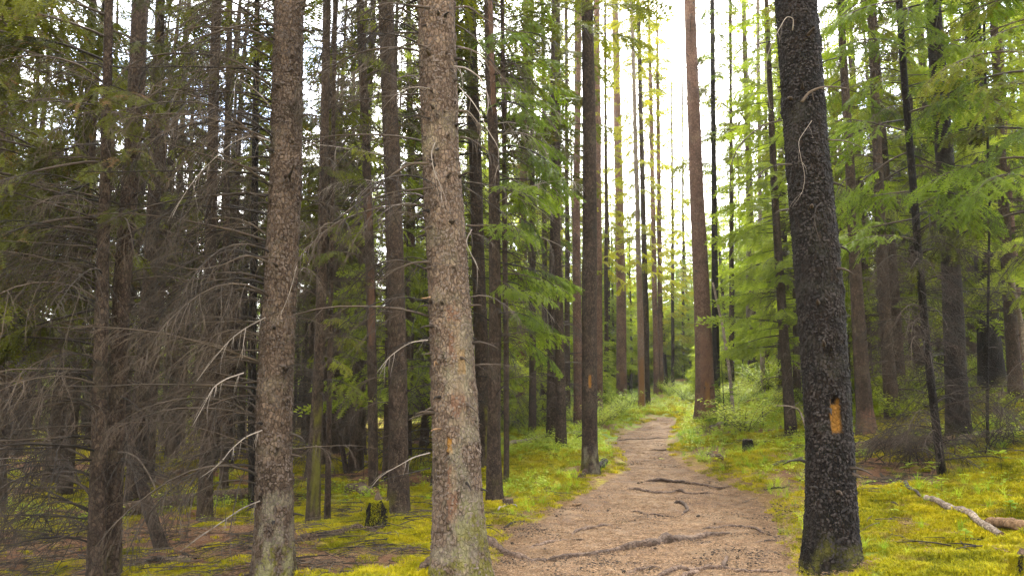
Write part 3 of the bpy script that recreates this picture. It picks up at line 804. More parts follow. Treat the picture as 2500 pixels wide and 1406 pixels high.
tV = traced_tree('pine_tree', 'reddish trunk half hidden right behind the dark path-side trunk', [(1461, 1018, 21), (1461, 700, 19), (1459, 300, 17), (1456, 0, 14)], M_BARK_RED, dead=[D(6, 5, 12, 0, 360, .4, 1)])
tW = traced_tree('pine_tree', 'tall straight brown pine rising behind the shrubs left of the path bend', [(1517, 985, 27), (1516, 700, 24), (1509, 350, 20), (1501, 0, 15)], M_BARK_RED,
    sides=40, dz=.08, marks=[('strip', 272, 1.6, 2.2, .08, 0)], dead=[D(12, 5, 15, 0, 360, .3, .9)], height=22, anchor='tall straight pine')
tX = traced_tree('pine_tree', 'slim pine with a pale orange bare foot at the path bend', [(1567, 1004, 19), (1565, 850, 17), (1556, 500, 12), (1546, 150, 9)], M_BARK_PALE,
    marks=[('wound', 265, .2, 2.6, .07, 0), ('strip', 270, 0, 6, .2, 0)], live=[D(100, 4.5, 19, 0, 360, .5, 1.25, 'farpine')], dead=[D(12, 4, 12, 0, 360, .3, .8)], height=21, anchor='pine with orange foot')
tY = traced_tree('pine_tree', 'dark grey slim pine, immediately right of the pine with orange foot', [(1580, 998, 17), (1577, 800, 15), (1568, 400, 12), (1560, 100, 10)], M_BARK_MID, live=[D(100, 4.5, 19, 0, 360, .5, 1.25, 'farpine')], dead=[D(8, 5, 13, 0, 360, .3, .8)], height=21)
tZ = traced_tree('pine_tree', 'grey-brown slim pine right of the dark grey slim pine', [(1603, 965, 15), (1598, 700, 13), (1590, 300, 10)], M_BARK_RED, live=[D(100, 4.5, 19, 0, 360, .5, 1.25, 'farpine')], dead=[D(8, 5, 13, 0, 360, .3, .8)], height=21)
tZ2 = traced_tree('pine_tree', 'brown slim pine, rightmost of the cluster beyond the path bend', [(1614, 962, 13), (1611, 700, 12), (1607, 350, 10)], M_BARK_RED, live=[D(100, 4.5, 19, 0, 360, .5, 1.25, 'farpine')], dead=[D(8, 5, 12, 0, 360, .3, .8)], height=20)
tAA = traced_tree('pine_tree', 'tall reddish-brown pine at the right edge of the path with a sapling at its foot', [(1723, 1034, 56), (1719, 900, 46), (1712, 700, 40), (1698, 400, 34), (1686, 100, 29), (1683, 0, 28)], M_BARK_RED,
    sides=64, dz=.035, fine_to=12, rough=.005, cells=(16, 1), knots=6, stubs=6, anchor='tall reddish path-side pine',
    marks=[('wound', 272, .9, 1.7, .05, .004), ('strip', 270, .2, 3, .14, 0)], dead=[D(18, 3, 11, 0, 360, .4, .9, 'brown'), D(6, 7, 11, 0, 360, .8, 1.3, 'dark')], height=20)
tAB = traced_tree('spruce_tree', 'dark trunk half hidden right behind the tall reddish path-side pine', [(1748, 1000, 20), (1745, 700, 17), (1742, 350, 12)], M_BARK_DARK, dead=[D(16, 2, 10, 0, 360, .5, 1.2)], live=[D(20, 7, 13, 0, 360, .6, 1.2, 'fresh')])
tAC = traced_tree('pine_tree', 'grey trunk with a blackened foot among the bright shrubs right of the path', [(1839, 945, 26), (1834, 800, 27), (1830, 500, 18), (1818, 100, 12)], M_BARK_MID,
    marks=[('pale', 270, 2.5, 9, .3, 0)], dead=[D(22, 3, 12, 0, 360, .5, 1.3)], height=18, anchor='grey trunk with blackened foot')
tAC2 = traced_tree('spruce_tree', 'spindly pale trunk with drooping dead twigs behind the grey trunk with blackened foot', [(1862, 905, 12), (1856, 500, 10), (1850, 0, 8)], M_BARK_PALE, Y=24, dead=[D(22, 3, 12, 0, 360, .5, 1.3)], height=18)
tAD = traced_tree('big_spruce_tree', 'big nearly black trunk with a long yellow woodpecker hole, right of the path', [(2040, 1445, 160), (2033, 1300, 136), (2024, 1050, 119), (2000, 700, 119), (1967, 350, 110), (1942, 0, 104)], M_BARK_DARK,
    Y=6.2, sides=180, dz=.011, fine_to=5.4, rough=.0075, cells=(34, 1), flare=.12, flare_h=.5, knots=34, stubs=20, scales=9500, scale_mat=M_SCALE_D, anchor='big black trunk',
    marks=[('wound', 267, 1.14, 1.42, .040, .030), ('hole', 266, 1.37, 1.44, .028, .045), ('hole', 264, 1.72, 1.82, .018, .02)],
    dead=[])
tAE = traced_tree('spruce_tree', 'trunk with a brown stripped foot just behind the big black trunk', [(2118, 1085, 62), (2112, 1000, 44), (2095, 750, 34), (2080, 500, 26), (2060, 200, 20), (2050, 0, 18)], M_BARK_MID,
    sides=50, dz=.04, fine_to=8, rough=.005, cells=(14, 1), marks=[('strip', 290, .2, 1.2, .12, 0)],
    dead=[D(30, .8, 5, -90, 90, .8, 1.4, 'dark')], live=[D(16, 3.2, 8, 0, 360, .8, 1.4, 'fresh')], anchor='trunk with stripped brown foot')
tAF = traced_tree('spruce_tree', 'thin dark leaning trunk wrapped in a tangle of dark dead twigs', [(2300, 1172, 24), (2280, 1000, 22), (2255, 750, 21), (2232, 450, 20), (2205, 150, 18), (2195, 0, 17)], M_BARK_DARK,
    dead=[D(84, .15, 2.8, 0, 360, .5, 1.15, 'dark'), D(20, 2.2, 5, 0, 360, .6, 1.3, 'dark')], live=[D(20, 2.6, 6.5, 100, 300, .8, 1.5, 'fresh'), D(6, 3.2, 6.5, -80, 80, .8, 1.5, 'fresh')], anchor='thin leaning trunk in twigs')
tAG = traced_tree('spruce_tree', 'dark mid-sized trunk right behind the thin leaning trunk', [(2338, 1105, 72), (2333, 950, 58), (2322, 700, 52), (2305, 400, 47), (2285, 150, 43), (2275, 0, 40)], M_BARK_DARK,
    sides=60, dz=.03, fine_to=8, rough=.008, cells=(16, 1), stubs=8, dead=[D(26, .6, 4, 0, 360, .7, 1.3, 'dark')], live=[D(8, 3.0, 7.5, 0, 360, .9, 1.5, 'fresh'), D(8, 3.0, 7.5, 0, 360, .9, 1.5, 'mid'), D(16, 3, 6.5, 0, 360, .7, 1.3, 'dark')][:2], anchor='dark mid-sized trunk')
tAH = traced_tree('spruce_tree', 'stout dark trunk on the mossy rise, lowest branches hidden in green sprays', [(2425, 968, 78), (2412, 800, 58), (2400, 600, 52), (2385, 350, 46), (2370, 0, 42)], M_BARK_DARK,
    sides=50, dz=.05, fine_to=9, rough=.006, cells=(14, 1), dead=[D(24, .8, 4.5, 0, 360, .6, 1.4, 'dark')], live=[D(20, 2.6, 8, 0, 360, .9, 1.8, 'fresh')], anchor='stout dark trunk')
tAI = traced_tree('spruce_sapling_pole', 'pencil-thin dark stem between the two stout dark trunks', [(2406, 1095, 9), (2410, 900, 8), (2412, 700, 7), (2414, 500, 6)], M_BARK_DARK, Y=10, height=7, crown=False,
    dead=[D(20, .3, 4, 0, 360, .4, .9, 'dark')], top_r=.01)
tAJ = traced_tree('pine_tree', 'reddish slim trunk close to the edge of the photo behind green sprays', [(2490, 900, 30), (2480, 700, 26), (2455, 400, 22), (2440, 100, 18)], M_BARK_RED, Y=15,
    dead=[D(12, 1, 8, 0, 360, .5, 1.1)], live=[D(22, 2.6, 9, 90, 270, .8, 1.7, 'fresh')])
# extra near foliage hung from trees just inside the frame edges
tAK = traced_tree('green_spruce_tree', 'green spruce at the edge of the photo, sprays sweeping down from its stem', [(2600, 1150, 40), (2570, 600, 34), (2550, 0, 28)], M_BARK_MID, Y=8.2,
    dead=[D(16, .4, 2.6, 90, 270, .7, 1.3, 'dark')], live=[D(9, 2.6, 6.8, 110, 250, 1.1, 1.9, 'fresh'), D(8, 2.6, 6.8, 110, 250, 1.0, 1.8, 'mid')])
tAL = traced_tree('green_spruce_tree', 'shaded spruce beyond the left edge of the photo with dark green sprays reaching in', [(-130, 1300, 50), (-110, 600, 40), (-100, 0, 34)], M_BARK_MID, Y=7.2,
    dead=[D(26, .3, 3.0, -70, 70, .8, 1.5, 'dark')], live=[D(34, 2.4, 6.2, -75, 75, 1.2, 2.0, 'dark')])

for i_, (px_, Y_, hh_, za_, L_, lib_, lab_) in enumerate([(1786, 25, 17, 4.0, 1.3, 'farlit', 'feathery pale green tree next right of the tall reddish path-side pine'),
        (1872, 28, 18, 4.5, 1.3, 'farlit', 'feathery pale green tree behind the left side of the big black trunk'), (1642, 40, 15, 2.0, 1.5, 'farpine', 'yellowish green tree in the bright gap beyond the path bend'),
        (1480, 30, 17, 5.0, 1.2, 'farpine', 'yellowish tree between the dark path-side trunk and tall straight pine'), (1668, 46, 13, 1.0, 1.5, 'farlit', 'green tree left of the tall reddish path-side pine, far back'),
        (1905, 23, 15, 3.0, 1.3, 'farlit', 'green tree glimpsed close to the left edge of the big black trunk'), (1300, 19, 16, 4, 1.1, 'mid', 'dull green tree behind the reddish peeled trunk'), (1385, 24, 17, 4, 1.2, 'farpine', 'yellowish tree left behind the dark path-side trunk')]):
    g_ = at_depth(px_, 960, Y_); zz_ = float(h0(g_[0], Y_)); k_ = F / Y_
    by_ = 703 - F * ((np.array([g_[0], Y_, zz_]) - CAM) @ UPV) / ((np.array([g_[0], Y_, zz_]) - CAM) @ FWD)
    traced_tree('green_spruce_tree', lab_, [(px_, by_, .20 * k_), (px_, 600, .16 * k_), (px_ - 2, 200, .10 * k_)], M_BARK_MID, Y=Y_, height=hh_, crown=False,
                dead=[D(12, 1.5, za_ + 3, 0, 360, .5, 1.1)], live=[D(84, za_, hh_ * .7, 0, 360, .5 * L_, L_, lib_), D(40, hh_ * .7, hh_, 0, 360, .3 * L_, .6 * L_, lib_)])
# leaning dead poles
def pole(name, label, pts, mat, Y=None, sides=10, cat='dead tree', dead=0, lib='dark'):
    g = ground_hit(pts[0][0], pts[0][1]) if Y is None else at_depth(pts[0][0], pts[0][1], Y)
    Yb = g[1]; zg = gz(g[0], Yb)
    W = [at_depth(p[0], p[1], Yb + (i * .12)) for i, p in enumerate(pts)]
    W[0][2] = zg - .1
    e = link(name, None, None, (W[0][0], W[0][1], zg)); tag(e, label, cat)
    P = np.array(W) - np.array([W[0][0], W[0][1], zg])
    t = np.linspace(0, len(P) - 1, len(P) * 6); PP = np.stack([np.interp(t, np.arange(len(P)), P[:, k]) for k in range(3)], 1)
    rr = np.interp(t, np.arange(len(P)), [p[2] * Yb / F / 2 for p in pts]) * (1 + .12 * (NP.rand(len(t)) - .5))
    mb = MB(); tube(mb, PP, rr, sides)
    link('trunk', mb.mesh('trunk', mat), e)
    rg = random.Random(len(pts) + int(pts[0][0]))
    for i in range(dead):
        k = rg.randint(2, len(PP) - 1); L = rg.uniform(.3, .9)
        link('dead_branch', rg.choice(ME_DEAD[lib]), e, PP[k], (0, rg.uniform(-.3, .3), rg.uniform(0, 6.28)), L)
    return e
pole('leaning_dead_pole', 'dark dead pole leaning left at the foot of the twig-wrapped twin trunks', [(405, 1368, 34), (372, 1270, 30), (345, 1180, 26), (325, 1110, 20), (312, 1040, 14), (305, 900, 9)], M_BARK_MID, dead=6)
pole('leaning_dead_pole', 'thin dead pole leaning left beyond the mossy slim trunk', [(848, 1158, 13), (835, 1090, 12), (818, 1010, 9), (808, 950, 6)], M_BARK_MID, Y=15)
pole('leaning_dead_pole', 'thin pale dead stem leaning left beside the sapling and reddish pine', [(1792, 1010, 9), (1780, 900, 8), (1765, 800, 7), (1740, 690, 5)], M_BARK_PALE, Y=18, dead=5, lib='brown')
pole('leaning_dead_pole', 'bleached bare stem leaning left at the outer edge above the mossy rise', [(2510, 870, 13), (2495, 800, 12), (2478, 720, 10), (2465, 640, 8)], M_LOG, Y=12)

# ------------------------------------------------------------------ traced single branches on the big trunks
def traced_branch(T, pts, dy, r0, mat, nt=8, r1=None, label=None, seed=0, tw=.22):
    """pts in pixels; depth from the trunk's front running to dy metres away"""
    n = len(pts); W = []
    for i, p in enumerate(pts):
        f = i / (n - 1)
        W.append(at_depth(p[0], p[1], T['Y'] + dy[0] + (dy[1] - dy[0]) * f))
    P = np.array(W) - T['org']
    t = np.linspace(0, n - 1, (n - 1) * 4 + 1)
    # Catmull-like smoothing by averaging
    PP = np.stack([np.interp(t, np.arange(n), P[:, k]) for k in range(3)], 1)
    for _ in range(2): PP[1:-1] = (PP[:-2] + PP[1:-1] * 2 + PP[2:]) / 4
    if mat is M_TWIG_PALE: r0 = r0 * .62
    mb = MB(); tube(mb, PP, np.linspace(r0, r1 or r0 * .25, len(PP)), 6)
    rg = random.Random(seed + 5)
    for i in range(nt):
        k = rg.randint(1, len(PP) - 2); f = PP[k + 1] - PP[k]; f /= np.linalg.norm(f)
        d = f * rg.uniform(.3, .9) + np.array([rg.uniform(-.6, .6), rg.uniform(-.4, .4), rg.uniform(-1, .2)])
        c = curve3(PP[k], d, tw * rg.uniform(.4, 1.3), 1.0, 5, rg, .15)
        tube(mb, c, np.linspace(r0 * .4, r0 * .12, 6), 3)
    o = link('dead_branch', mb.mesh('dead_branch', mat), T['e'])
    if label: o['label'] = label
bl = M_TWIG_PALE
traced_branch(tH, [(648, 775), (600, 800), (560, 830), (510, 890), (480, 930)], (-.15, -.5), .010, bl, 7, label='bleached grey forked branch')
traced_branch(tH, [(600, 800), (594, 840), (590, 880)], (-.35, -.4), .006, bl, 2)
traced_branch(tH, [(724, 650), (712, 700), (700, 735), (684, 770), (690, 790)], (-.2, -.25), .006, bl, 3)
traced_branch(tH, [(595, 910), (550, 925), (520, 945), (500, 985), (470, 1040)], (-.3, -.6), .010, bl, 7, label='bleached grey forked branch')
traced_branch(tH, [(640, 1050), (600, 1065), (560, 1100), (540, 1130), (490, 1165)], (-.15, -.5), .009, bl, 6)
traced_branch(tH, [(635, 1222), (590, 1240), (540, 1275), (480, 1315), (440, 1345)], (-.15, -.5), .010, bl, 6)
traced_branch(tH, [(660, 208), (620, 180), (580, 150), (500, 132), (400, 130), (335, 150), (300, 170), (277, 210)], (-.1, -.4), .013, M_TWIG, 14)
traced_branch(tH, [(660, 260), (630, 225), (575, 185), (572, 230), (570, 280)], (-.1, -.3), .009, M_TWIG_PALE, 4)
traced_branch(tH, [(655, 100), (620, 75), (540, 68), (470, 65), (430, 90), (420, 130)], (-.1, -.3), .011, M_TWIG, 10)
traced_branch(tH, [(660, 345), (620, 330), (570, 345), (520, 390), (480, 430), (440, 490), (420, 530)], (-.15, -.5), .010, M_TWIG_PALE, 10)
traced_branch(tH, [(652, 320), (600, 300), (520, 295), (440, 310), (370, 345), (330, 385), (310, 440)], (-.1, -.5), .012, M_TWIG, 14)
traced_branch(tH, [(650, 480), (600, 470), (520, 478), (440, 500), (380, 540), (300, 580), (245, 610)], (-.1, -.5), .013, M_TWIG, 14)
traced_branch(tH, [(655, 640), (600, 620), (540, 650), (470, 660), (400, 640)], (-.1, -.5), .010, M_TWIG, 10)
traced_branch(tM, [(1045, 400), (1000, 398), (940, 440), (880, 490), (820, 540), (770, 560)], (-.2, -.4), .013, M_TWIG, 10)
traced_branch(tM, [(1060, 458), (1000, 465), (950, 470), (900, 490)], (-.2, -.3), .009, M_TWIG, 6)
traced_branch(tM, [(1050, 120), (1010, 105), (960, 120), (900, 160)], (-.2, -.3), .010, M_TWIG_DARK, 7)
traced_branch(tM, [(1050, 20), (1000, 15), (950, 5), (890, 30), (830, 80)], (-.2, -.3), .012, M_TWIG_DARK, 8)
traced_branch(tM, [(1110, 20), (1145, 15), (1180, 45), (1230, 75), (1290, 80)], (-.2, -.4), .010, M_TWIG_DARK, 5)
traced_branch(tM, [(1140, 460), (1180, 485), (1230, 520), (1265, 560), (1270, 600)], (-.2, -.4), .007, M_TWIG, 5)
traced_branch(tM, [(1152, 560), (1135, 590), (1160, 640), (1170, 660)], (-.25, -.35), .007, M_TWIG_PALE, 5)
traced_branch(tM, [(1050, 1105), (1010, 1115), (985, 1130), (930, 1160), (905, 1190)], (-.2, -.35), .009, M_TWIG_PALE, 3, label='pale branch sweeping down to the moss')
traced_branch(tM, [(1050, 1142), (1000, 1155), (950, 1165), (925, 1180)], (-.2, -.35), .006, M_TWIG, 3)
traced_branch(tM, [(1068, 890), (1062, 880), (1060, 895)], (-.28, -.34), .009, M_WOOD, 0, r1=.005)
traced_branch(tM, [(1075, 1046), (1060, 1047), (1052, 1052)], (-.22, -.3), .009, M_WOOD, 0, r1=.005)
traced_branch(tM, [(1052, 725), (1040, 728), (1028, 728)], (-.1, -.15), .009, M_WOOD, 0, r1=.005)
traced_branch(tM, [(1140, 550), (1165, 552), (1190, 549)], (-.1, -.15), .007, M_TWIG_DARK, 1, r1=.004)
for i_, pp_ in enumerate([[(1115, 62), (1153, 83), (1184, 128), (1212, 167), (1254, 215), (1257, 243)], [(1118, 116), (1150, 121), (1184, 142), (1219, 180), (1254, 219)], [(1108, 163), (1136, 165), (1170, 187), (1188, 219), (1193, 253), (1188, 285)],
        [(1120, 212), (1150, 243), (1170, 274), (1191, 319), (1219, 361), (1216, 417)], [(1118, 271), (1143, 271), (1163, 295), (1188, 326)], [(1125, 335), (1150, 340), (1184, 365), (1219, 389)], [(1049, 217), (1021, 212), (990, 217), (960, 235), (930, 270)],
        [(1063, 347), (1052, 375), (1059, 417), (1077, 455), (1077, 486)], [(1050, 640), (1010, 640), (960, 660), (910, 700)], [(1050, 290), (1010, 280), (960, 300), (920, 340)], [(1045, 830), (1000, 835), (950, 870), (920, 910)]]):
    traced_branch(tM, pp_, (-.15, -.32), .0075 + .002 * (i_ % 3), [M_TWIG, M_TWIG, M_TWIG_PALE, M_TWIG_PALE][i_ % 4], 6, seed=i_)
k_ = M_TWIG_DARK
traced_branch(tAD, [(1957, 250), (1975, 225), (2005, 213), (2040, 212), (2075, 218)], (-.2, -.2), .014, k_, 3, label='dark arched branch')
traced_branch(tAD, [(1905, 295), (1870, 303), (1835, 325), (1800, 360), (1782, 410), (1782, 450), (1800, 500)], (-.05, -.3), .008, k_, 4)
traced_branch(tAD, [(1932, 402), (1900, 402), (1870, 412), (1840, 435), (1825, 465), (1820, 490)], (-.15, -.3), .007, k_, 4)
traced_branch(tAD, [(1935, 75), (1938, 45), (1920, 40), (1903, 70), (1882, 110), (1870, 150), (1870, 200), (1880, 265)], (-.2, -.4), .007, M_TWIG_PALE, 3, label='bleached hooked branch')
traced_branch(tAD, [(1982, 295), (1965, 320), (1948, 345), (1955, 385), (1966, 430), (1960, 470), (1935, 505)], (-.2, -.32), .0045, M_TWIG_PALE, 5, label='bleached hanging twig')
traced_branch(tAD, [(2005, 495), (1992, 505), (1988, 530), (1992, 560), (2003, 590)], (-.22, -.3), .005, M_TWIG, 2)
traced_branch(tAD, [(1890, 100), (1860, 105), (1830, 118), (1815, 128)], (0, -.2), .006, k_, 3)
traced_branch(tAD, [(1898, 165), (1860, 170), (1810, 205), (1780, 245)], (0, -.2), .004, k_, 2)
traced_branch(tAD, [(2020, 342), (2060, 343), (2095, 355), (2115, 367)], (-.1, -.1), .007, M_TWIG, 3)
traced_branch(tAD, [(2015, 388), (2050, 378), (2070, 365)], (-.1, -.15), .006, k_, 2)
traced_branch(tAA, [(1700, 170), (1715, 120), (1728, 60), (1735, 0)], (-.2, -.3), .010, k_, 2)
traced_branch(tAA, [(1703, 165), (1730, 175), (1765, 192)], (-.2, -.2), .008, k_, 1)
traced_branch(tAA, [(1700, 70), (1725, 55), (1755, 20)], (-.2, -.2), .007, k_, 2)
traced_branch(tU, [(1450, 50), (1462, 25), (1475, 20), (1482, 35)], (-.1, -.1), .008, k_, 1)
traced_branch(tO, [(1222, 458), (1270, 475), (1310, 505), (1350, 530), (1385, 575), (1430, 640)], (-.05, -.4), .011, k_, 10)
traced_branch(tO, [(1220, 150), (1290, 230), (1340, 290), (1370, 340), (1400, 420), (1425, 480)], (.1, -.3), .008, k_, 8)
traced_branch(tO, [(1220, 605), (1270, 630), (1310, 665), (1360, 700), (1400, 760)], (0, -.3), .009, k_, 8)

# ------------------------------------------------------------------ scattering of uncountable stuff
def scatter(name, label, P, sc, src, tilt=None):
    """P: Nx3 points; src: mesh copied over them by geometry nodes"""
    me = bpy.data.meshes.new(name + '_points'); me.vertices.add(len(P)); me.vertices.foreach_set('co', np.asarray(P, float).ravel()); me.update()
    attr(me, 'sc', sc); rz = NP.rand(len(P)) * 2 * PI; attr(me, 'rz', rz)
    tl = NP.normal(0, .12, len(P)) if tilt is None else tilt; attr(me, 'tl', tl)
    so = bpy.data.objects.new(name + '_source', src)
    o = link(name, me); o['kind'] = 'stuff'; o['label'] = label
    ng = bpy.data.node_groups.new(name + '_nodes', 'GeometryNodeTree')
    ng.interface.new_socket('Geometry', in_out='INPUT', socket_type='NodeSocketGeometry')
    ng.interface.new_socket('Geometry', in_out='OUTPUT', socket_type='NodeSocketGeometry')
    N, L = ng.nodes, ng.links
    gi = N.new('NodeGroupInput'); go = N.new('NodeGroupOutput'); ip = N.new('GeometryNodeInstanceOnPoints')
    ob = N.new('GeometryNodeObjectInfo'); ob.inputs['Object'].default_value = so
    def na(n):
        a = N.new('GeometryNodeInputNamedAttribute'); a.data_type = 'FLOAT'; a.inputs['Name'].default_value = n
        return a.outputs['Attribute']
    cx = N.new('ShaderNodeCombineXYZ'); L.new(na('tl'), cx.inputs[0]); L.new(na('rz'), cx.inputs[2])
    L.new(gi.outputs[0], ip.inputs['Points']); L.new(ob.outputs['Geometry'], ip.inputs['Instance'])
    L.new(cx.outputs[0], ip.inputs['Rotation']); L.new(na('sc'), ip.inputs['Scale']); L.new(ip.outputs[0], go.inputs[0])
    m = o.modifiers.new('scatter', 'NODES'); m.node_group = ng
    return o
def wedge_points(n, y0, y1, bias=1.0, xlim=None):
    """points on the ground in the part the camera can see, density falling with distance"""
    u = NP.rand(n * 2); y = y0 * (y1 / y0) ** (u ** bias)
    x = (NP.rand(n * 2) * 2 - 1) * (y * .72 + .6)
    if xlim: k = (x > xlim[0]) & (x < xlim[1]); x = x[k]; y = y[k]
    return x[:n], y[:n]
def blade(mb, p, d, L, w, lean, mat=0, seg=3):
    """a curved blade of grass or moss frond"""
    d = np.asarray(d, float); s = np.array([-d[1], d[0], 0])
    v = []
    for i in range(seg):
        f = i / seg
        c = np.array(p) + d * lean * f * f * L + np.array([0, 0, 1]) * L * (f - .25 * lean * f * f)
        v += [c - s * w * (1 - f * .7), c + s * w * (1 - f * .7)]
    c = np.array(p) + d * lean * L + np.array([0, 0, 1]) * L * (1 - .25 * lean); v.append(c)
    q = [[2 * i, 2 * i + 1, 2 * i + 3, 2 * i + 2] for i in range(seg - 1)]
    mb.add(v, q, [[2 * seg - 2, 2 * seg - 1, 2 * seg]], mat)
rg = random.Random(5)
mb = MB()                                   # moss cushion: feathery little fronds
for i in range(120):
    a = rg.uniform(0, 2 * PI); r = .075 * math.sqrt(rg.random()); b = rg.uniform(0, 2 * PI)
    hgt = rg.uniform(.010, .028) * (1.25 - r / .075 * .7)
    blade(mb, (r * math.cos(a), r * math.sin(a), -.008), (math.cos(b), math.sin(b), 0), hgt + .01, rg.uniform(.0022, .0048), rg.uniform(.3, 1.3), seg=2)
ME_MOSS = mb.mesh('moss_tuft', M_MOSS)
mb = MB()
for i in range(26):
    a = rg.uniform(0, 2 * PI); r = .05 * rg.random(); b = rg.uniform(0, 2 * PI)
    blade(mb, (r * math.cos(a), r * math.sin(a), -.01), (math.cos(b), math.sin(b), 0), rg.uniform(.08, .24), rg.uniform(.0018, .0035), rg.uniform(.3, 1.2), seg=4)
ME_GRASS = mb.mesh('grass_tuft', M_GRASS)
mb = MB()                                   # low herb with small oval leaves
def leaf(mb, p, az, pitch, L, W, mat=0, fold=.15):
    c, s = math.cos(az), math.sin(az); f = np.array([c * math.cos(pitch), s * math.cos(pitch), math.sin(pitch)]); sd = np.array([-s, c, 0]); up = np.cross(f, sd)
    p = np.array(p, float)
    v = [p, p + f * L * .3 + sd * W + up * W * fold, p + f * L * .7 + sd * W * .8 + up * W * fold - np.array([0, 0, .05 * L]), p + f * L - np.array([0, 0, .18 * L]),
         p + f * L * .7 - sd * W * .8 + up * W * fold - np.array([0, 0, .05 * L]), p + f * L * .3 - sd * W + up * W * fold, p + f * L * .35, p + f * L * .72 - np.array([0, 0, .06 * L])]
    mb.add(v, [[0, 1, 6, 6]] if False else [[1, 2, 7, 6], [5, 6, 7, 4]], [[0, 1, 6], [0, 6, 5], [2, 3, 7], [4, 7, 3]], mat)
for i in range(34):
    a = rg.uniform(0, 2 * PI); r = .16 * math.sqrt(rg.random()); z = rg.uniform(.03, .16)
    leaf(mb, (r * math.cos(a), r * math.sin(a), z), rg.uniform(0, 2 * PI), rg.uniform(-.2, .6), rg.uniform(.025, .05), rg.uniform(.009, .017))
    if i % 3 == 0: tube(mb, [(r * math.cos(a) * .7, r * math.sin(a) * .7, -.01), (r * math.cos(a), r * math.sin(a), z)], [.0015, .001], 3)
ME_HERB = mb.mesh('herb_tuft', M_LEAF)

def zground(x, y): return H(x, y)
# moss
x, y = wedge_points(70000, 4.2, 30, .9)
sd = path_sd(x, y); k = (sd < .12 - .28 * NP.rand(len(x)) ** 1.5) & (NP.rand(len(x)) > litter_f(x, y) * .93) & (NP.rand(len(x)) > green_f(x, y) * .55)
x, y = x[k], y[k]
scatter('moss', 'bright yellow-green moss carpeting the forest floor', np.stack([x, y, zground(x, y)], 1), (.7 + .7 * NP.rand(len(x))) * (1 + np.maximum(0, y - 9) * .09), ME_MOSS)
# grass: lush along the far path, thin elsewhere
x, y = wedge_points(30000, 6, 40, .7)
sd = path_sd(x, y); g = green_f(x, y)
near_edge = np.exp(-np.maximum(0, -sd) / 1.2) * sm(8, 12, y)
k = (sd < -.05) & (NP.rand(len(x)) < np.clip(g * .8 + near_edge * .5 + .02, 0, 1)) & (x > -1.5 + NP.rand(len(x)) * 2 - 1) & ((x > 0) | (y > 10))
x, y = x[k], y[k]
scatter('grass', 'fresh green grass along the path', np.stack([x, y, zground(x, y)], 1), .45 + .6 * NP.rand(len(x)), ME_GRASS)
x, y = wedge_points(9000, 6.5, 40, .6)
sd = path_sd(x, y); k = (sd < -.25) & (NP.rand(len(x)) < np.clip(green_f(x, y) * .95 + .03, 0, 1)) & ((x > .5) | (y > 10))
x, y = x[k], y[k]
scatter('herbs', 'small leafy herbs in the moss', np.stack([x, y, zground(x, y)], 1), .7 + .8 * NP.rand(len(x)), ME_HERB)
# litter: needles, chips and short twigs
mb = MB()
for i in range(46):
    a = rg.uniform(0, 2 * PI); r = .12 * math.sqrt(rg.random()); b = rg.uniform(0, 2 * PI); L = rg.uniform(.008, .028) * (2.2 if rg.random() < .06 else 1)
    p = np.array([r * math.cos(a), r * math.sin(a), rg.uniform(.001, .006)]); d = np.array([math.cos(b), math.sin(b), rg.uniform(-.1, .2)]) * L
    tube(mb, [p, p + d], rg.uniform(.0007, .0016), 3, closed=False)
for i in range(3):
    a = rg.uniform(0, 2 * PI); r = .10 * rg.random(); b = rg.uniform(0, 2 * PI); c, s = math.cos(b), math.sin(b); w, l = rg.uniform(.003, .006), rg.uniform(.006, .012)
    cx_, cy_ = r * math.cos(a), r * math.sin(a)
    mb.add([(cx_ - c * l, cy_ - s * l, .001), (cx_ + s * w, cy_ - c * w, .005), (cx_ + c * l, cy_ + s * l, .002), (cx_ - s * w, cy_ + c * w, .003), (cx_, cy_, -.004)], [[0, 1, 2, 3]], [[0, 4, 1], [1, 4, 2], [2, 4, 3], [3, 4, 0]])
ME_LIT = mb.mesh('litter_patch', M_LITTER)
x, y = wedge_points(30000, 5.6, 26, .9)
sd = path_sd(x, y); k = (sd > -.3) | (NP.rand(len(x)) < litter_f(x, y) * .8 + .04); x, y = x[k], y[k]
scatter('needle_litter', 'brown needles and bark chips strewn over the path', np.stack([x, y, zground(x, y)], 1), .7 + .7 * NP.rand(len(x)), ME_LIT, NP.normal(0, .03, len(x)))
mb = MB()
for i in range(16):
    a = rg.uniform(0, 2 * PI); r = .16 * math.sqrt(rg.random()); b = rg.uniform(0, 2 * PI); L = rg.uniform(.008, .03)
    p = np.array([r * math.cos(a), r * math.sin(a), .003]); d = np.array([math.cos(b), math.sin(b), rg.uniform(-.1, .3)]) * L
    tube(mb, [p, p + d * .5, p + d], [rg.uniform(.001, .003), rg.uniform(.003, .006), .001], 5)
ME_CRUMB = mb.mesh('bark_crumbs', M_TWIG_DARK)
x, y = wedge_points(9000, 5.2, 22, .9)
cl = fbm(x * 2.2, y * 2.2, 71, 3); sd = path_sd(x, y); k = (sd > -.4) & (NP.rand(len(x)) < sm(.45, .72, cl)); x, y = x[k], y[k]
scatter('bark_crumbs', 'dark bark crumbs gathered in drifts on the path', np.stack([x, y, zground(x, y)], 1), .5 + .9 * NP.rand(len(x)), ME_CRUMB, NP.normal(0, .03, len(x)))
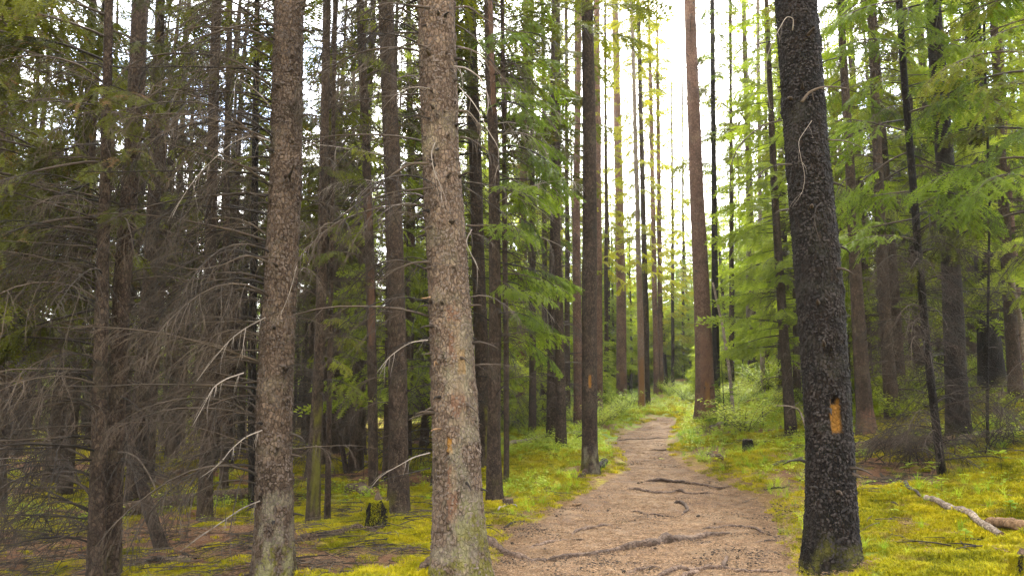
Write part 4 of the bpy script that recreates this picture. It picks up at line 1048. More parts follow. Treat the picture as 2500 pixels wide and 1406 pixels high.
# fallen twigs, denser on the shaded side
mb = MB()
for i in range(7):
    a = rg.uniform(0, 2 * PI); b = rg.uniform(0, 2 * PI); r = rg.uniform(0, .25)
    c = curve3((r * math.cos(a), r * math.sin(a), rg.uniform(.005, .05)), (math.cos(b), math.sin(b), rg.uniform(-.05, .15)), rg.uniform(.15, .6), .25, 5, rg, .12)
    tube(mb, c, np.linspace(.005, .0015, 6), 4)
    tube(mb, curve3(c[2], (math.cos(b + .7), math.sin(b + .7), .1), .15, .3, 3, rg, .1), [.003, .002, .0015, .001], 3)
ME_TW = mb.mesh('twig_patch', M_TWIG)
x, y = wedge_points(3200, 5.6, 26, .9)
sd = path_sd(x, y); k = (sd < -.15) & (NP.rand(len(x)) < .06 + .26 * sm(.5, -1.5, x) + .25 * litter_f(x, y)); x, y = x[k], y[k]
scatter('fallen_twigs', 'dead twigs scattered on the moss', np.stack([x, y, zground(x, y) + .01], 1), .6 + .7 * NP.rand(len(x)), ME_TW, NP.normal(0, .05, len(x)))

# ------------------------------------------------------------------ roots lying across the path
def ground_tube(name, label, cat, pts, mat, sides=8, lift=.35, part=None, wig=.004, extra=(), seed=1, ends=True):
    """pts: (px, py, radius px)"""
    G = [gp(p[0], p[1]) for p in pts]
    R = [p[2] * (.82 if name == 'exposed_root' else 1) * np.linalg.norm(g - CAM) / F for p, g in zip(pts, G)]
    G = np.array(G); n = len(G)
    t = np.linspace(0, n - 1, (n - 1) * 7 + 1)
    P = np.stack([np.interp(t, np.arange(n), G[:, k]) for k in range(3)], 1); rr = np.interp(t, np.arange(n), R)
    for _ in range(4): P[1:-1] = (P[:-2] + P[1:-1] * 2 + P[2:]) / 4
    zg = H(P[:, 0], P[:, 1])
    nr = np.random.RandomState(seed)
    P[:, 2] = zg + rr * lift + (rr * .7 * (vnoise(np.arange(len(P)) * .31, np.zeros(len(P)) + seed, seed) - .55) if ends else 0)
    P[1:-1] += nr.normal(0, wig, (len(P) - 2, 3)) * np.array([1, 1, .6])
    rr = rr * (1 + .09 * nr.uniform(-1, 1, len(rr)))
    if ends:
        P[0, 2] -= rr[0] * 1.8; P[-1, 2] -= rr[-1] * 1.8; P[1, 2] -= rr[1] * .9; P[-2, 2] -= rr[-2] * .9; P[2, 2] -= rr[2] * .4; P[-3, 2] -= rr[-3] * .4
    o0 = P[len(P) // 2].copy()
    mb = MB(); tube(mb, P - o0, rr, sides)
    for ex in extra:
        G2 = np.array([gp(p[0], p[1]) for p in ex]); r2 = np.array([p[2] * np.linalg.norm(g - CAM) / F for p, g in zip(ex, G2)])
        t2 = np.linspace(0, len(ex) - 1, (len(ex) - 1) * 5 + 1)
        P2 = np.stack([np.interp(t2, np.arange(len(ex)), G2[:, k]) for k in range(3)], 1); rr2 = np.interp(t2, np.arange(len(ex)), r2)
        P2[:, 2] = H(P2[:, 0], P2[:, 1]) + rr2 * lift
        P2 += nr.normal(0, wig, P2.shape); P2[-1, 2] -= rr2[-1] * 1.5
        tube(mb, P2 - o0, rr2, sides)
    me = mb.mesh(name, mat)
    o = link(name, me, None, o0); tag(o, label, cat)
    return o
RT = lambda label, pts, mat=M_ROOT, **k: ground_tube('exposed_root', label, 'root', pts, mat, seed=len(bpy.data.objects), **k)
RT('longest thick grey root running diagonally across the near path', [(1262, 1374, 6), (1310, 1370, 8), (1373, 1362, 10), (1474, 1350, 11), (1582, 1333, 14), (1624, 1322, 17), (1654, 1318, 16), (1726, 1307, 10), (1790, 1297, 4)], lift=.2)
RT('mossy root running from the foot of the largest grey trunk onto the path', [(1180, 1325, 26), (1206, 1338, 20), (1251, 1358, 14), (1285, 1368, 9), (1318, 1378, 5)], lift=.1)
RT('worn pale root between the largest grey trunk and the path centre', [(1280, 1345, 4), (1330, 1327, 7), (1384, 1318, 6), (1450, 1316, 3)], lift=0)
RT('short arched root behind the worn pale root', [(1392, 1310, 4), (1416, 1294, 6), (1456, 1289, 6), (1488, 1285, 6), (1520, 1290, 3)])
RT('dark root farthest back of the two long thin roots crossing the path', [(1570, 1175, 2.5), (1611, 1173, 5), (1650, 1179, 5), (1690, 1181, 4), (1726, 1187, 4.5), (1758, 1195, 4), (1790, 1186, 2)], M_ROOT_DARK, lift=.7)
RT('wavy grey root in front of the dark thin root', [(1524, 1194, 3), (1557, 1195, 5), (1604, 1206, 5), (1650, 1200, 5), (1690, 1207, 3.5), (1775, 1211, 2)], lift=.6)
RT('dark root right of the longest thick root', [(1708, 1292, 3), (1762, 1288, 6), (1816, 1289, 5), (1856, 1299, 4), (1888, 1307, 2)], M_ROOT_DARK, lift=.7)
RT('small dark curled root in the middle of the path', [(1646, 1228, 4), (1662, 1228, 6), (1676, 1238, 5), (1680, 1248, 4), (1664, 1258, 3)], M_ROOT_DARK, lift=.6)
RT('gnarled forked root at the bottom edge of the photo', [(1605, 1408, 7), (1630, 1398, 9), (1654, 1389, 9), (1690, 1397, 8), (1726, 1388, 8), (1762, 1387, 7), (1798, 1394, 6), (1870, 1397, 4), (1930, 1388, 2.5)],
   M_ROOT, lift=.5, extra=[[(1764, 1387, 6), (1771, 1372, 5), (1776, 1358, 4)], [(1700, 1397, 6), (1670, 1412, 7), (1640, 1424, 6)]])
RT('short grey root left of the gnarled forked root', [(1520, 1400, 3), (1560, 1393, 6), (1585, 1387, 6), (1615, 1386, 3)])
RT('thin broken dark root behind the short arched root', [(1530, 1248, 2), (1560, 1249, 3.5), (1571, 1255, 3.5), (1604, 1258, 3), (1650, 1262, 1.5)], M_ROOT_DARK, lift=.5)
RT('thin root barely showing in the path bend, left side', [(1490, 1074, 1.5), (1546, 1072, 2.5), (1600, 1070, 2), (1640, 1064, 1.2)], lift=.3)
RT('thin pale root reaching in from the right bank at the path bend', [(1580, 1099, 1.5), (1618, 1100, 2.8), (1642, 1093, 2.5), (1660, 1090, 1.5)], lift=.6)
RT('thin dark root curving off the right side of the near path', [(1840, 1325, 2), (1870, 1321, 3.5), (1890, 1320, 3.5), (1905, 1326, 1.5)], M_ROOT_DARK)
RT('thin root under the left foot of the dark path-side trunk', [(1395, 1172, 2), (1410, 1168, 5), (1425, 1160, 8), (1438, 1150, 9)], M_ROOT, lift=.1)
RT('root flaring left from the largest grey trunk over the moss', [(1010, 1400, 8), (1040, 1385, 14), (1075, 1365, 22), (1100, 1345, 26)], M_BARK_GREY, lift=.1)

# ------------------------------------------------------------------ logs, sticks, stumps
LG = lambda name, label, pts, mat, **k: ground_tube(name, label, 'log', pts, mat, seed=len(bpy.data.objects), lift=k.pop('lift', .75), ends=False, **k)
def log(name, label, a, b, ra, rb, mat, Ya=None, sides=14, end_mat=None, dz=0.0, bend=.02):
    """a straight trunk section lying between two ground pixels, > bark, cut ends"""
    A = gp(*a); B = gp(*b)
    r1 = ra * np.linalg.norm(A - CAM) / F; r2 = rb * np.linalg.norm(B - CAM) / F
    A = A + np.array([0, 0, r1 * .7 + dz]); B = B + np.array([0, 0, r2 * .7 + dz])
    o0 = (A + B) / 2
    t = np.linspace(0, 1, 26)[:, None]; nr = np.random.RandomState(int(a[0]))
    P = A * (1 - t) + B * t; P[:, 2] += bend * np.sin(t[:, 0] * PI) + nr.normal(0, .002, 26); P[:, 1] += .03 * np.sin(t[:, 0] * 5)
    zmin = H(P[:, 0], P[:, 1]); rr = (r1 * (1 - t[:, 0]) + r2 * t[:, 0]) * (1 + .10 * nr.uniform(-1, 1, 26))
    P[:, 2] = np.maximum(P[:, 2], zmin + rr * .75)
    e = link(name, None, None, o0); tag(e, label, 'log')
    mb = MB(); tube(mb, P - o0, rr, sides, closed=False)
    link('bark', mb.mesh('bark', mat), e)
    d = (B - A) / np.linalg.norm(B - A)
    for c, dr, r in ((P[0], -d, rr[0]), (P[-1], d, rr[-1])):
        m2 = MB(); ring = []
        s = np.cross(d, [0, 0, 1]); s /= np.linalg.norm(s); u = np.cross(s, d)
        for i in range(12):
            an = i * PI / 6; ring.append(c - o0 + (s * math.cos(an) + u * math.sin(an)) * r * .97 + dr * (.004 + .015 * nr.rand()))
        ring.append(c - o0 + dr * .006)
        m2.add(ring, None, [[12, i, (i + 1) % 12] for i in range(12)] + [[12, (i + 1) % 12, i] for i in range(0)])
        link('broken_end', m2.mesh('broken_end', end_mat or M_WOOD), e)
    return e
log('fallen_log', 'dark fallen log lying across the shaded moss behind the leaning dead pole', (285, 1270), (640, 1215), 14, 11, M_LOG_DARK, dz=.06)
log('fallen_log', 'thin fallen log on the moss along the bottom left, behind twigs', (330, 1385), (470, 1372), 7, 6, M_LOG_DARK)
log('fallen_log', 'brown fallen pole running from the scaly big trunk to the medium trunk', (728, 1325), (935, 1290), 8, 5, M_LOG_DARK)
log('fallen_log', 'short log end poking out left of the slim dark trunk with orange patch', (850, 1202), (915, 1214), 12, 13, M_BARK_GREY)
log('fallen_log', 'pale rotting log in the grass behind the moss mound', (1235, 1092), (1425, 1060), 7, 5, M_LOG)
log('fallen_log', 'long dark log with a pale top edge behind the big black trunk', (2065, 1112), (2330, 1090), 15, 14, M_LOG_DARK)
log('fallen_log', 'pale log continuing along the rise behind the dark mid-sized trunk', (2345, 1085), (2560, 1050), 9, 9, M_LOG)
log('fallen_log', 'pale grey pole lying on the moss, right of the big black trunk', (2262, 1222), (2440, 1312), 6.5, 8, M_LOG, bend=.03)
log('fallen_log', 'split log with orange-brown wood at the edge of the photo', (2418, 1286), (2560, 1306), 11, 10, M_WOOD)
log('fallen_log', 'thin grey log lying in the grass right of the reddish pine', (1735, 1048), (1865, 1030), 5, 4, M_LOG)
log('fallen_log', 'dark log on the slope at the far edge beyond the stout trunk', (2395, 985), (2560, 965), 8, 9, M_LOG_DARK)
log('fallen_log', 'far thin pale log glimpsed between the mossy slim trunk and medium trunk', (835, 1128), (900, 1132), 4, 4, M_LOG)
SK = lambda label, pts, mat=M_TWIG, name='dead_stick', **k: ground_tube(name, label, 'stick', pts, mat, 6, lift=k.pop('lift', 1.2), ends=False, seed=len(bpy.data.objects), **k)
SK('grey forked stick in front of the long dark log', [(2150, 1160, 3), (2185, 1180, 4.5), (2225, 1203, 4), (2262, 1222, 3)], extra=[[(2185, 1180, 3), (2150, 1195, 2)], [(2200, 1188, 2), (2215, 1165, 1.5)]])
SK('knobbly dead branch on the moss beside the big black trunk', [(1882, 1140, 2.5), (1905, 1132, 4), (1935, 1130, 4), (1962, 1124, 4)], extra=[[(1905, 1132, 2), (1890, 1128, 1.5)]])
SK('thin stick on the moss in front of the knobbly dead branch', [(1865, 1196, 1.5), (1900, 1192, 2), (1935, 1183, 2)])
SK('small dark chunk of branch on the moss right of the black trunk', [(2158, 1230, 2), (2175, 1232, 3.5), (2192, 1235, 2)], M_TWIG_DARK)
SK('reddish stick at the path edge left of the wavy root', [(1392, 1236, 2), (1405, 1235, 3), (1420, 1232, 2)], M_WOOD)
SK('bleached curved stick at the foot of the dark speckled trunk', [(1216, 1250, 2), (1222, 1242, 2.2), (1240, 1238, 2), (1262, 1240, 1.5)], M_TWIG_PALE, lift=2.5)
SK('thin long stick over the litter behind the mossy path edge', [(1225, 1215, 1.8), (1270, 1205, 2), (1330, 1196, 2), (1370, 1192, 1.5)])
SK('twig lying beside the strip of moss at the path edge', [(1230, 1290, 2), (1255, 1278, 2.5), (1280, 1275, 2)], lift=1.5)
SK('pale twig on the left bank at the path bend', [(1505, 1098, 1.5), (1515, 1104, 2.2), (1522, 1112, 1.5)], M_LOG)
SK('thin pale stick pointing into the near path from the right', [(1850, 1215, 1.2), (1830, 1222, 1.5), (1812, 1228, 1)], M_LOG)
for i, (a, b) in enumerate([((760, 1392), (800, 1380)), ((930, 1395), (960, 1380)), ((1005, 1325), (1030, 1340)), ((870, 1335), (905, 1330)), ((850, 1375), (880, 1383))]):
    SK(['twig left of the scaly trunk foot on orange litter', 'pale stick near the bottom edge on moss', 'dark twig on moss touching the largest grey trunk', 'thin twig across the moss strip', 'small crooked twig on the moss strip'][i],
       [(a[0], a[1], 1.6), ((a[0] + b[0]) / 2, (a[1] + b[1]) / 2 - 2, 2.4), (b[0], b[1], 1.6)], [M_TWIG, M_TWIG_PALE, M_TWIG_DARK, M_TWIG, M_TWIG][i])
# arched bare stems by the big black trunk
def stem(label, pix, Y, r0, mat, nt=3, name='bare_stem', cat='stem'):
    P = [at_depth(p[0], p[1], Y + .02 * i) for i, p in enumerate(pix)]
    o0 = P[0].copy(); o0[2] = gz(o0[0], o0[1]); P = np.array(P) - o0; P[0, 2] = -.02
    n = len(P); t = np.linspace(0, n - 1, (n - 1) * 5 + 1); PP = np.stack([np.interp(t, np.arange(n), P[:, k]) for k in range(3)], 1)
    for _ in range(2): PP[1:-1] = (PP[:-2] + PP[1:-1] * 2 + PP[2:]) / 4
    mb = MB(); tube(mb, PP, np.linspace(r0, r0 * .4, len(PP)), 6)
    rq = random.Random(int(pix[0][0]))
    for i in range(nt):
        k = rq.randint(2, len(PP) - 2); tube(mb, curve3(PP[k], (rq.uniform(-1, 1), rq.uniform(-.5, .5), rq.uniform(-.2, .9)), .14, .5, 4, rq, .15), np.linspace(r0 * .4, r0 * .15, 5), 3)
    o = link(name, mb.mesh(name, mat), None, o0); tag(o, label, cat)
stem('pale bent branch arching into view from behind the big black trunk', [(1985, 1015), (1955, 1000), (1925, 990), (1895, 990)], 11.0, .016, M_LOG, 2, 'bent_branch', 'branch')
stem('short dark twig standing upright in the grass beside the thin grey log', [(1864, 1036), (1862, 1012), (1860, 1000), (1869, 990)], 15.5, .012, M_TWIG_DARK, 1)

def stump(label, px, py, w, h, mat, top, seed, moss=False, name='tree_stump', sides=18, jag=.25):
    g = gp(px, py); k = np.linalg.norm(g - CAM) / F; r = w * k / 2; hh = h * k
    e = link(name, None, None, g); tag(e, label, 'stump')
    nr = np.random.RandomState(seed); mb = MB(); n = 8
    th = np.arange(sides) * 2 * PI / sides; rimv = 1 + jag * (nr.rand(sides) - .5); rimv = (rimv + np.roll(rimv, 1)) / 2
    V = []
    for i in range(n):
        f = i / (n - 1); R = r * (1 + .45 * (1 - f) ** 3) * (1 + .14 * np.cos(th * 4 + seed) + .08 * (nr.rand(sides) - .5))
        V.append(np.stack([R * np.cos(th), R * np.sin(th), -.05 + (hh * rimv + .05) * f], -1))
    V = np.concatenate(V); i_ = np.arange(n - 1)[:, None] * sides; j_ = np.arange(sides)[None, :]; j2 = (j_ + 1) % sides
    mb.add(V, np.stack([i_ + j_, i_ + j2, i_ + sides + j2, i_ + sides + j_], -1).reshape(-1, 4))
    link('bark', mb.mesh('bark', mat), e)
    m2 = MB(); ring = V[-sides:] * np.array([.94, .94, 1]) - np.array([0, 0, .004]); inner = V[-sides:] * np.array([.5, .5, 1]) - np.array([0, 0, .03 * hh / .1 * .3 + .01]); inner[:, 2] += .01 * nr.rand(sides)
    m2.add(np.concatenate([V[-sides:], inner, [[0, 0, inner[:, 2].mean() - .01]]]), [[j, (j + 1) % sides, sides + (j + 1) % sides, sides + j] for j in range(sides)], [[2 * sides, sides + j, sides + (j + 1) % sides] for j in range(sides)])
    link('broken_top', m2.mesh('broken_top', top), e)
    if moss:
        mm = MB(); src = None
        rr_ = random.Random(seed)
        for i in range(2200):
            a = rr_.uniform(0, 2 * PI); f = rr_.random() ** .7; R = r * (1.02 + .4 * (1 - f) ** 3); b = rr_.uniform(0, 2 * PI)
            blade(mm, (R * math.cos(a), R * math.sin(a), hh * f), (math.cos(b), math.sin(b), 0), rr_.uniform(.012, .03), rr_.uniform(.002, .005), rr_.uniform(.4, 1.2), seg=2)
        for i in range(1500):
            a = rr_.uniform(0, 2 * PI); q = r * math.sqrt(rr_.random()); b = rr_.uniform(0, 2 * PI)
            blade(mm, (q * math.cos(a), q * math.sin(a), hh * .98), (math.cos(b), math.sin(b), 0), rr_.uniform(.012, .035), rr_.uniform(.002, .005), rr_.uniform(.4, 1.2), seg=2)
        s_ = link('moss_cover', mm.mesh('moss_cover', M_MOSS), e); s_['kind'] = 'stuff'
    return e
stump('low stump smothered in yellow-green moss beside the medium smooth-footed trunk', 920, 1284, 50, 54, M_BARK_DARK, M_LOG_DARK, 3, True, 'mossy_stump', jag=1.1)
stump('small dark square stump standing on the mossy bank right of the path', 1826, 1096, 24, 22, M_BARK_DARK, M_LOG_DARK, 5)
stump('dark rotten stump at the lower edge of the moss by the split log', 2490, 1406, 30, 34, M_BARK_DARK, M_LOG_DARK, 8, True, jag=1.2)
stump('tiny grey stump among twigs at the foot of the dark speckled trunk', 1240, 1238, 26, 20, M_LOG_DARK, M_LOG, 9)
# snapped lump of branch on the right bank
LG('broken_branch', 'knobbly brown lump of broken branch on the mossy bank by the path', [(1728, 1112, 4), (1742, 1118, 7), (1756, 1120, 6), (1768, 1124, 4)], M_LOG_DARK, extra=[[(1742, 1118, 3), (1735, 1104, 2)]])
LG('broken_branch', 'gnarled root knob beside the dark path-side trunk', [(1463, 1150, 5), (1470, 1138, 6), (1480, 1134, 6), (1472, 1146, 4)], M_BARK_DARK, lift=1.5)

# pine cones on the path
mb = MB()
for i in range(26):
    f = i / 25; a = i * 2.4; R = .013 * math.sin(PI * (.12 + .8 * f)); z = f * .036
    c, s = math.cos(a), math.sin(a)
    mb.add([(c * R * .3 - s * .005, s * R * .3 + c * .005, z), (c * R * .3 + s * .005, s * R * .3 - c * .005, z), (c * R * 1.2, s * R * 1.2, z + .004), (c * R * .6, s * R * .6, z + .008)], None, [[0, 1, 2], [0, 3, 1], [0, 2, 3], [1, 3, 2]])
tube(mb, [(0, 0, 0), (0, 0, .018), (0, 0, .036)], [.004, .008, .003], 6)
me_cone = mb.mesh('spruce_cone', M_TWIG_DARK)
for (px, py) in [(1246, 1328), (1332, 1344), (1551, 1272), (1624, 1280), (1604, 1340), (1748, 1352), (1798, 1365), (1806, 1364), (1564, 1178), (1555, 1180), (1519, 1399), (1771, 1380), (1866, 1265), (1745, 1280), (1590, 1390), (1360, 1262), (1700, 1262), (1482, 1248)]:
    g = gp(px, py); o = link('spruce_cone', me_cone, None, g + np.array([0, 0, .010]), (PI / 2 * .95, RNG.uniform(-.3, .3), RNG.uniform(0, 6.28)), RNG.uniform(.9, 1.3))
    tag(o, 'small dark brown spruce cone lying on the dirt path', 'cone', 'spruce cones on the path')

# ------------------------------------------------------------------ prototypes of the forest trees behind
def proto_trunk(seed, h, r, mat, lean=.02):
    rg_ = random.Random(seed); z = np.linspace(-.3, h, 22)
    ax = np.stack([lean * z * rg_.uniform(-1, 1) + .05 * np.sin(z * .5 + seed), lean * z * rg_.uniform(-1, 1) + .05 * np.cos(z * .4 + seed), z], 1)
    rr = r * np.clip(1 - z / h, 0.02, 1) ** .8 * (1 + .35 * np.exp(-np.maximum(z, 0) * 3.5))
    mb = MB(); tube(mb, ax, rr, 12)
    return mb.mesh('trunk', mat), (lambda q: (np.interp(q, z, ax[:, 0]), np.interp(q, z, ax[:, 1]), q))
def proto_tree(seed, kind, h):
    rg_ = random.Random(seed)
    P = {'spruce': dict(r=.13, mat=M_BARK_MID, d=(54, .4, .55, .7, 1.3), l=(74, .42, .99, 1.35), nd=M_NEEDLE),
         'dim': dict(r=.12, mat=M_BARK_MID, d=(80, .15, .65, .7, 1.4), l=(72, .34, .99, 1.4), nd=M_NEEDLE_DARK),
         'green': dict(r=.11, mat=M_BARK_MID, d=(30, .3, .25, .5, 1.1), l=(190, .12, .99, 1.6), nd=M_NEEDLE_LIT),
         'pine': dict(r=.13, mat=M_BARK_RED, d=(26, 2.5, .6, .3, .9), l=(70, .58, 1.0, 1.0), nd=M_NEEDLE_PINE),
         'young': dict(r=.035, mat=M_BARK_MID, d=(6, .1, .15, .2, .5), l=(120, .06, .99, .85), nd=M_NEEDLE_LIT)}[kind]
    me_t, at = proto_trunk(seed, h, P['r'], P['mat'])
    n, z0, zf, a, b = P['d']
    mb = MB()
    for i in range(n):
        z = z0 + (h * zf - z0) * (i + rg_.random()) / n
        mb.merge(rg_.choice(DEAD_FAR if kind in ('pine',) else DEAD_LO[:4] if i % 2 else DEAD_FAR), Mx(at(z), rg_.uniform(0, 2 * PI), rg_.uniform(-.25, .25), rg_.uniform(-.4, .4), rg_.uniform(a, b)))
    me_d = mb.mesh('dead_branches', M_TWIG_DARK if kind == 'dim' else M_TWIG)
    n, f0, f1, LR = P['l']
    mb = MB()
    for i in range(n):
        f = f0 + (f1 - f0) * (i + rg_.random()) / n; z = h * f
        if kind == 'pine': L = LR * (.35 + .65 * math.sin(PI * min(1, (f - f0) / (f1 - f0) * .85 + .12))) * rg_.uniform(.5, 1.1)
        else: L = (LR * (1 - (f - f0) / (1 - f0)) ** .8 + .12) * rg_.uniform(.6, 1.1)
        up = .25 if kind == 'pine' else .05 - .15 * (1 - f)
        mb.merge(rg_.choice(LIVE_LO), Mx(at(z), rg_.uniform(0, 2 * PI), rg_.uniform(-.15, .15) + up, rg_.uniform(-.4, .4), L))
    me_l = mb.mesh('crown', [M_TWIG_DARK, P['nd']])
    return dict(trunk=me_t, dead=me_d, crown=me_l, h=h)
PROTO = {'spruce': [proto_tree(1000 + i, 'spruce', 14.5) for i in range(3)],
         'dim': [proto_tree(1100 + i, 'dim', 13) for i in range(3)],
         'green': [proto_tree(1200 + i, 'green', 13) for i in range(3)],
         'pine': [proto_tree(1300 + i, 'pine', 17) for i in range(2)],
         'young': [proto_tree(1400 + i, 'young', 3.2) for i in range(2)]}

# crowns above the frame for the traced trees (shared meshes, hidden above the picture except on far trees)
for T in TREES:
    if not T['crown']: continue
    p = PROTO['pine' if 'pine' in T['e'].name else 'spruce'][T['seed'] % (2 if 'pine' in T['e'].name else 3)]
    s = T['H'] / p['h']
    topx, _ = T['at'](T['H'] * .8)
    cs = .55 if T['Y'] < 10 else .85
    link('crown', p['crown'], T['e'], (topx[0] * .9, 0, 0), (0, 0, T['seed']), (s * cs, s * cs, s))

# ------------------------------------------------------------------ the forest behind
ANCH = sorted([(T['px'], T['anchor'], T['Y']) for T in TREES if T['anchor']])
placed = [(T['org'][0], T['org'][1]) for T in TREES]
SPEC = {'spruce': ('spruce_tree', 'spruce with dead lower branches', 'spruces standing behind the near trunks'),
        'dim': ('spruce_tree', 'twiggy shaded spruce', 'twiggy shaded spruces in the depth of the forest'),
        'green': ('green_spruce_tree', 'green spruce', 'green spruces filling the forest behind'),
        'pine': ('pine_tree', 'slender pine', 'slender pines in the distance'),
        'young': ('young_spruce', 'young spruce', 'young spruces of the undergrowth')}
cand = []
rf = random.Random(99)
def ok_place(x, y, dmin):
    if any((x - a) ** 2 + (y - b) ** 2 < dmin * dmin for a, b in placed): return False
    return float(path_sd(np.array([x]), np.array([y]))[0]) < -.7
def try_fill(n, y0, y1, kindf, dmin, zf=(.8, 1.15)):
    c = 0; tries = 0
    while c < n and tries < n * 60:
        tries += 1
        y = math.sqrt(rf.uniform(y0 * y0, y1 * y1)); x = rf.uniform(-1, 1) * (y * .73 + 1)
        z = gz(x, y); px, py = project((x, y, z + .5))
        kind = kindf(px, y)
        if kind is None: continue
        # keep the look down the path open
        if not ok_place(x, y, dmin if kind != 'young' else dmin * .6): continue
        if 1440 < px < 1900 and y < 26: continue
        if 1480 < px < 1720 and y < 34: continue
        if kind == 'young' and 1400 < px < 2000 and y < 24: continue
        placed.append((x, y)); cand.append((x, y, z, kind, px, rf.uniform(*zf))); c += 1
def kf1(px, y):
    r = rf.random()
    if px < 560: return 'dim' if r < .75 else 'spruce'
    if px < 1150: return ('dim' if r < .35 else 'spruce' if r < .7 else 'green') if y < 20 else ('spruce' if r < .45 else 'green')
    if px < 1440: return 'green' if r < .55 else 'spruce' if r < .8 else 'pine'
    if px < 1900: return 'young' if r < .5 else ('green' if y > 40 else None)
    return 'green' if r < .5 else 'spruce' if r < .75 else 'dim'
try_fill(46, 11.5, 19, kf1, 1.5)
try_fill(30, 11, 24, lambda px, y: 'dim' if px < 1130 else None, 1.0)
try_fill(30, 14, 32, lambda px, y: 'dim' if px < 1150 else None, .9, (.55, .75))
try_fill(90, 18, 34, kf1, 1.7)
try_fill(95, 33, 62, kf1, 2.2)
try_fill(16, 15, 30, lambda px, y: 'young' if px > 1200 else None, 1.0, (.5, 1.2))
try_fill(64, 36, 64, lambda px, y: 'green' if 1440 < px < 1900 else None, 1.3, (.7, 1.0))
try_fill(16, 25, 42, lambda px, y: 'green' if 1760 < px < 1960 else None, 1.4, (.85, 1.15))
try_fill(20, 20, 42, lambda px, y: 'green' if 1130 < px < 1440 else None, 1.2, (.85, 1.2))
try_fill(12, 24, 40, lambda px, y: 'green' if 1960 < px < 2500 else None, 1.4, (.85, 1.2))
try_fill(10, 40, 60, lambda px, y: 'green' if 1560 < px < 1740 else None, 1.6, (.6, .85))
try_fill(50, 30, 60, lambda px, y: 'young', 1.2, (1.0, 2.0))
cand.sort(key=lambda c: c[1])
gapcount = {}
ORD = ['first', 'second', 'third', 'fourth', 'fifth', 'sixth', 'seventh', 'eighth', 'ninth', 'tenth', 'eleventh', 'twelfth']
for (x, y, z, kind, px, sc) in cand:
    nm, words_, grp = SPEC[kind]
    L_ = [a for a in ANCH if a[0] <= px]; R_ = [a for a in ANCH if a[0] > px]
    where = ('between the %s and the %s' % (L_[-1][1], R_[0][1])) if L_ and R_ else ('beyond the %s' % (L_[-1][1] if L_ else R_[0][1]))
    key = (kind, where); k = gapcount.get(key, 0); gapcount[key] = k + 1
    lab = ('%s, %s back %s' % (words_, ORD[k], where)) if k < len(ORD) else ('%s, far back %s' % (words_, where))
    w_ = lab.split()
    if len(w_) > 16: lab = ' '.join(lab.replace('with dead lower branches', 'bare-limbed').replace('spruce bare-limbed', 'bare-limbed spruce').split())
    w_ = lab.split()
    if len(w_) > 16:
        near = min(ANCH, key=lambda a: abs(a[0] - px)); lab = '%s, %s back near the %s' % (words_, ORD[min(k, 11)], near[1])
    lab = ' '.join(lab.split()[:16])
    p = rf.choice(PROTO[kind])
    e = link(nm, None, None, (x, y, z), (rf.uniform(-.02, .02), rf.uniform(-.02, .02), rf.uniform(0, 2 * PI)), (sc, sc, sc * rf.uniform(.9, 1.1)))
    tag(e, lab, 'tree', grp)
    link('trunk', p['trunk'], e); d_ = link('dead_branches', p['dead'], e); d_['kind'] = 'stuff'; link('crown', p['crown'], e)
# the forest that reads as one mass beyond 60 m
n = 900
yy = np.sqrt(NP.uniform(62 ** 2, 190 ** 2, n)); xx = (NP.rand(n) * 2 - 1) * yy * .8
az_ = np.degrees(np.arctan2(xx, yy)); k = ~((az_ > 4.5) & (az_ < 17.5)); xx, yy = xx[k], yy[k]
far = PROTO['spruce'][0]
scatter('distant_forest', 'forest receding behind the visible trees', np.stack([xx, yy, zground(xx, yy)], 1), .8 + .4 * NP.rand(len(xx)), PROTO['green'][0]['crown'], NP.normal(0, .01, len(xx)))
yy = np.sqrt(NP.uniform(62 ** 2, 150 ** 2, 260)); xx = (np.tan(np.radians(NP.uniform(4, 18, 260)))) * yy
scatter('distant_thicket', 'low young forest closing the view beyond the path', np.stack([xx, yy, zground(xx, yy)], 1), .45 + .35 * NP.rand(len(xx)), PROTO['green'][1]['crown'], NP.normal(0, .01, len(xx)))
nb = 90  # unseen trees behind and beside the camera, added to darken the trunk fronts
yy = NP.uniform(-34, -1.5, nb); xx = NP.uniform(-30, 30, nb); k = (np.abs(xx) > 1.5) | (yy < -8); xx, yy = xx[k], yy[k]
xs = np.concatenate([xx, NP.uniform(-22, -7, 26), NP.uniform(8, 22, 22)]); ys = np.concatenate([yy, NP.uniform(-2, 6, 26), NP.uniform(-2, 6, 22)])
scatter('unseen_shade_forest', 'unseen forest crowns added round the viewpoint to shade the trunks', np.stack([xs, ys, zground(xs, ys)], 1), .9 + .4 * NP.rand(len(xs)), PROTO['spruce'][1]['crown'], NP.normal(0, .01, len(xs)))
yy = NP.uniform(46, 75, 1500); xx = (NP.rand(1500) * 2 - 1) * yy * .8
scatter('distant_undergrowth', 'young growth filling the forest floor far back', np.stack([xx, yy, zground(xx, yy)], 1), .9 + 1.0 * NP.rand(len(xx)), PROTO['young'][1]['crown'], NP.normal(0, .02, len(xx)))

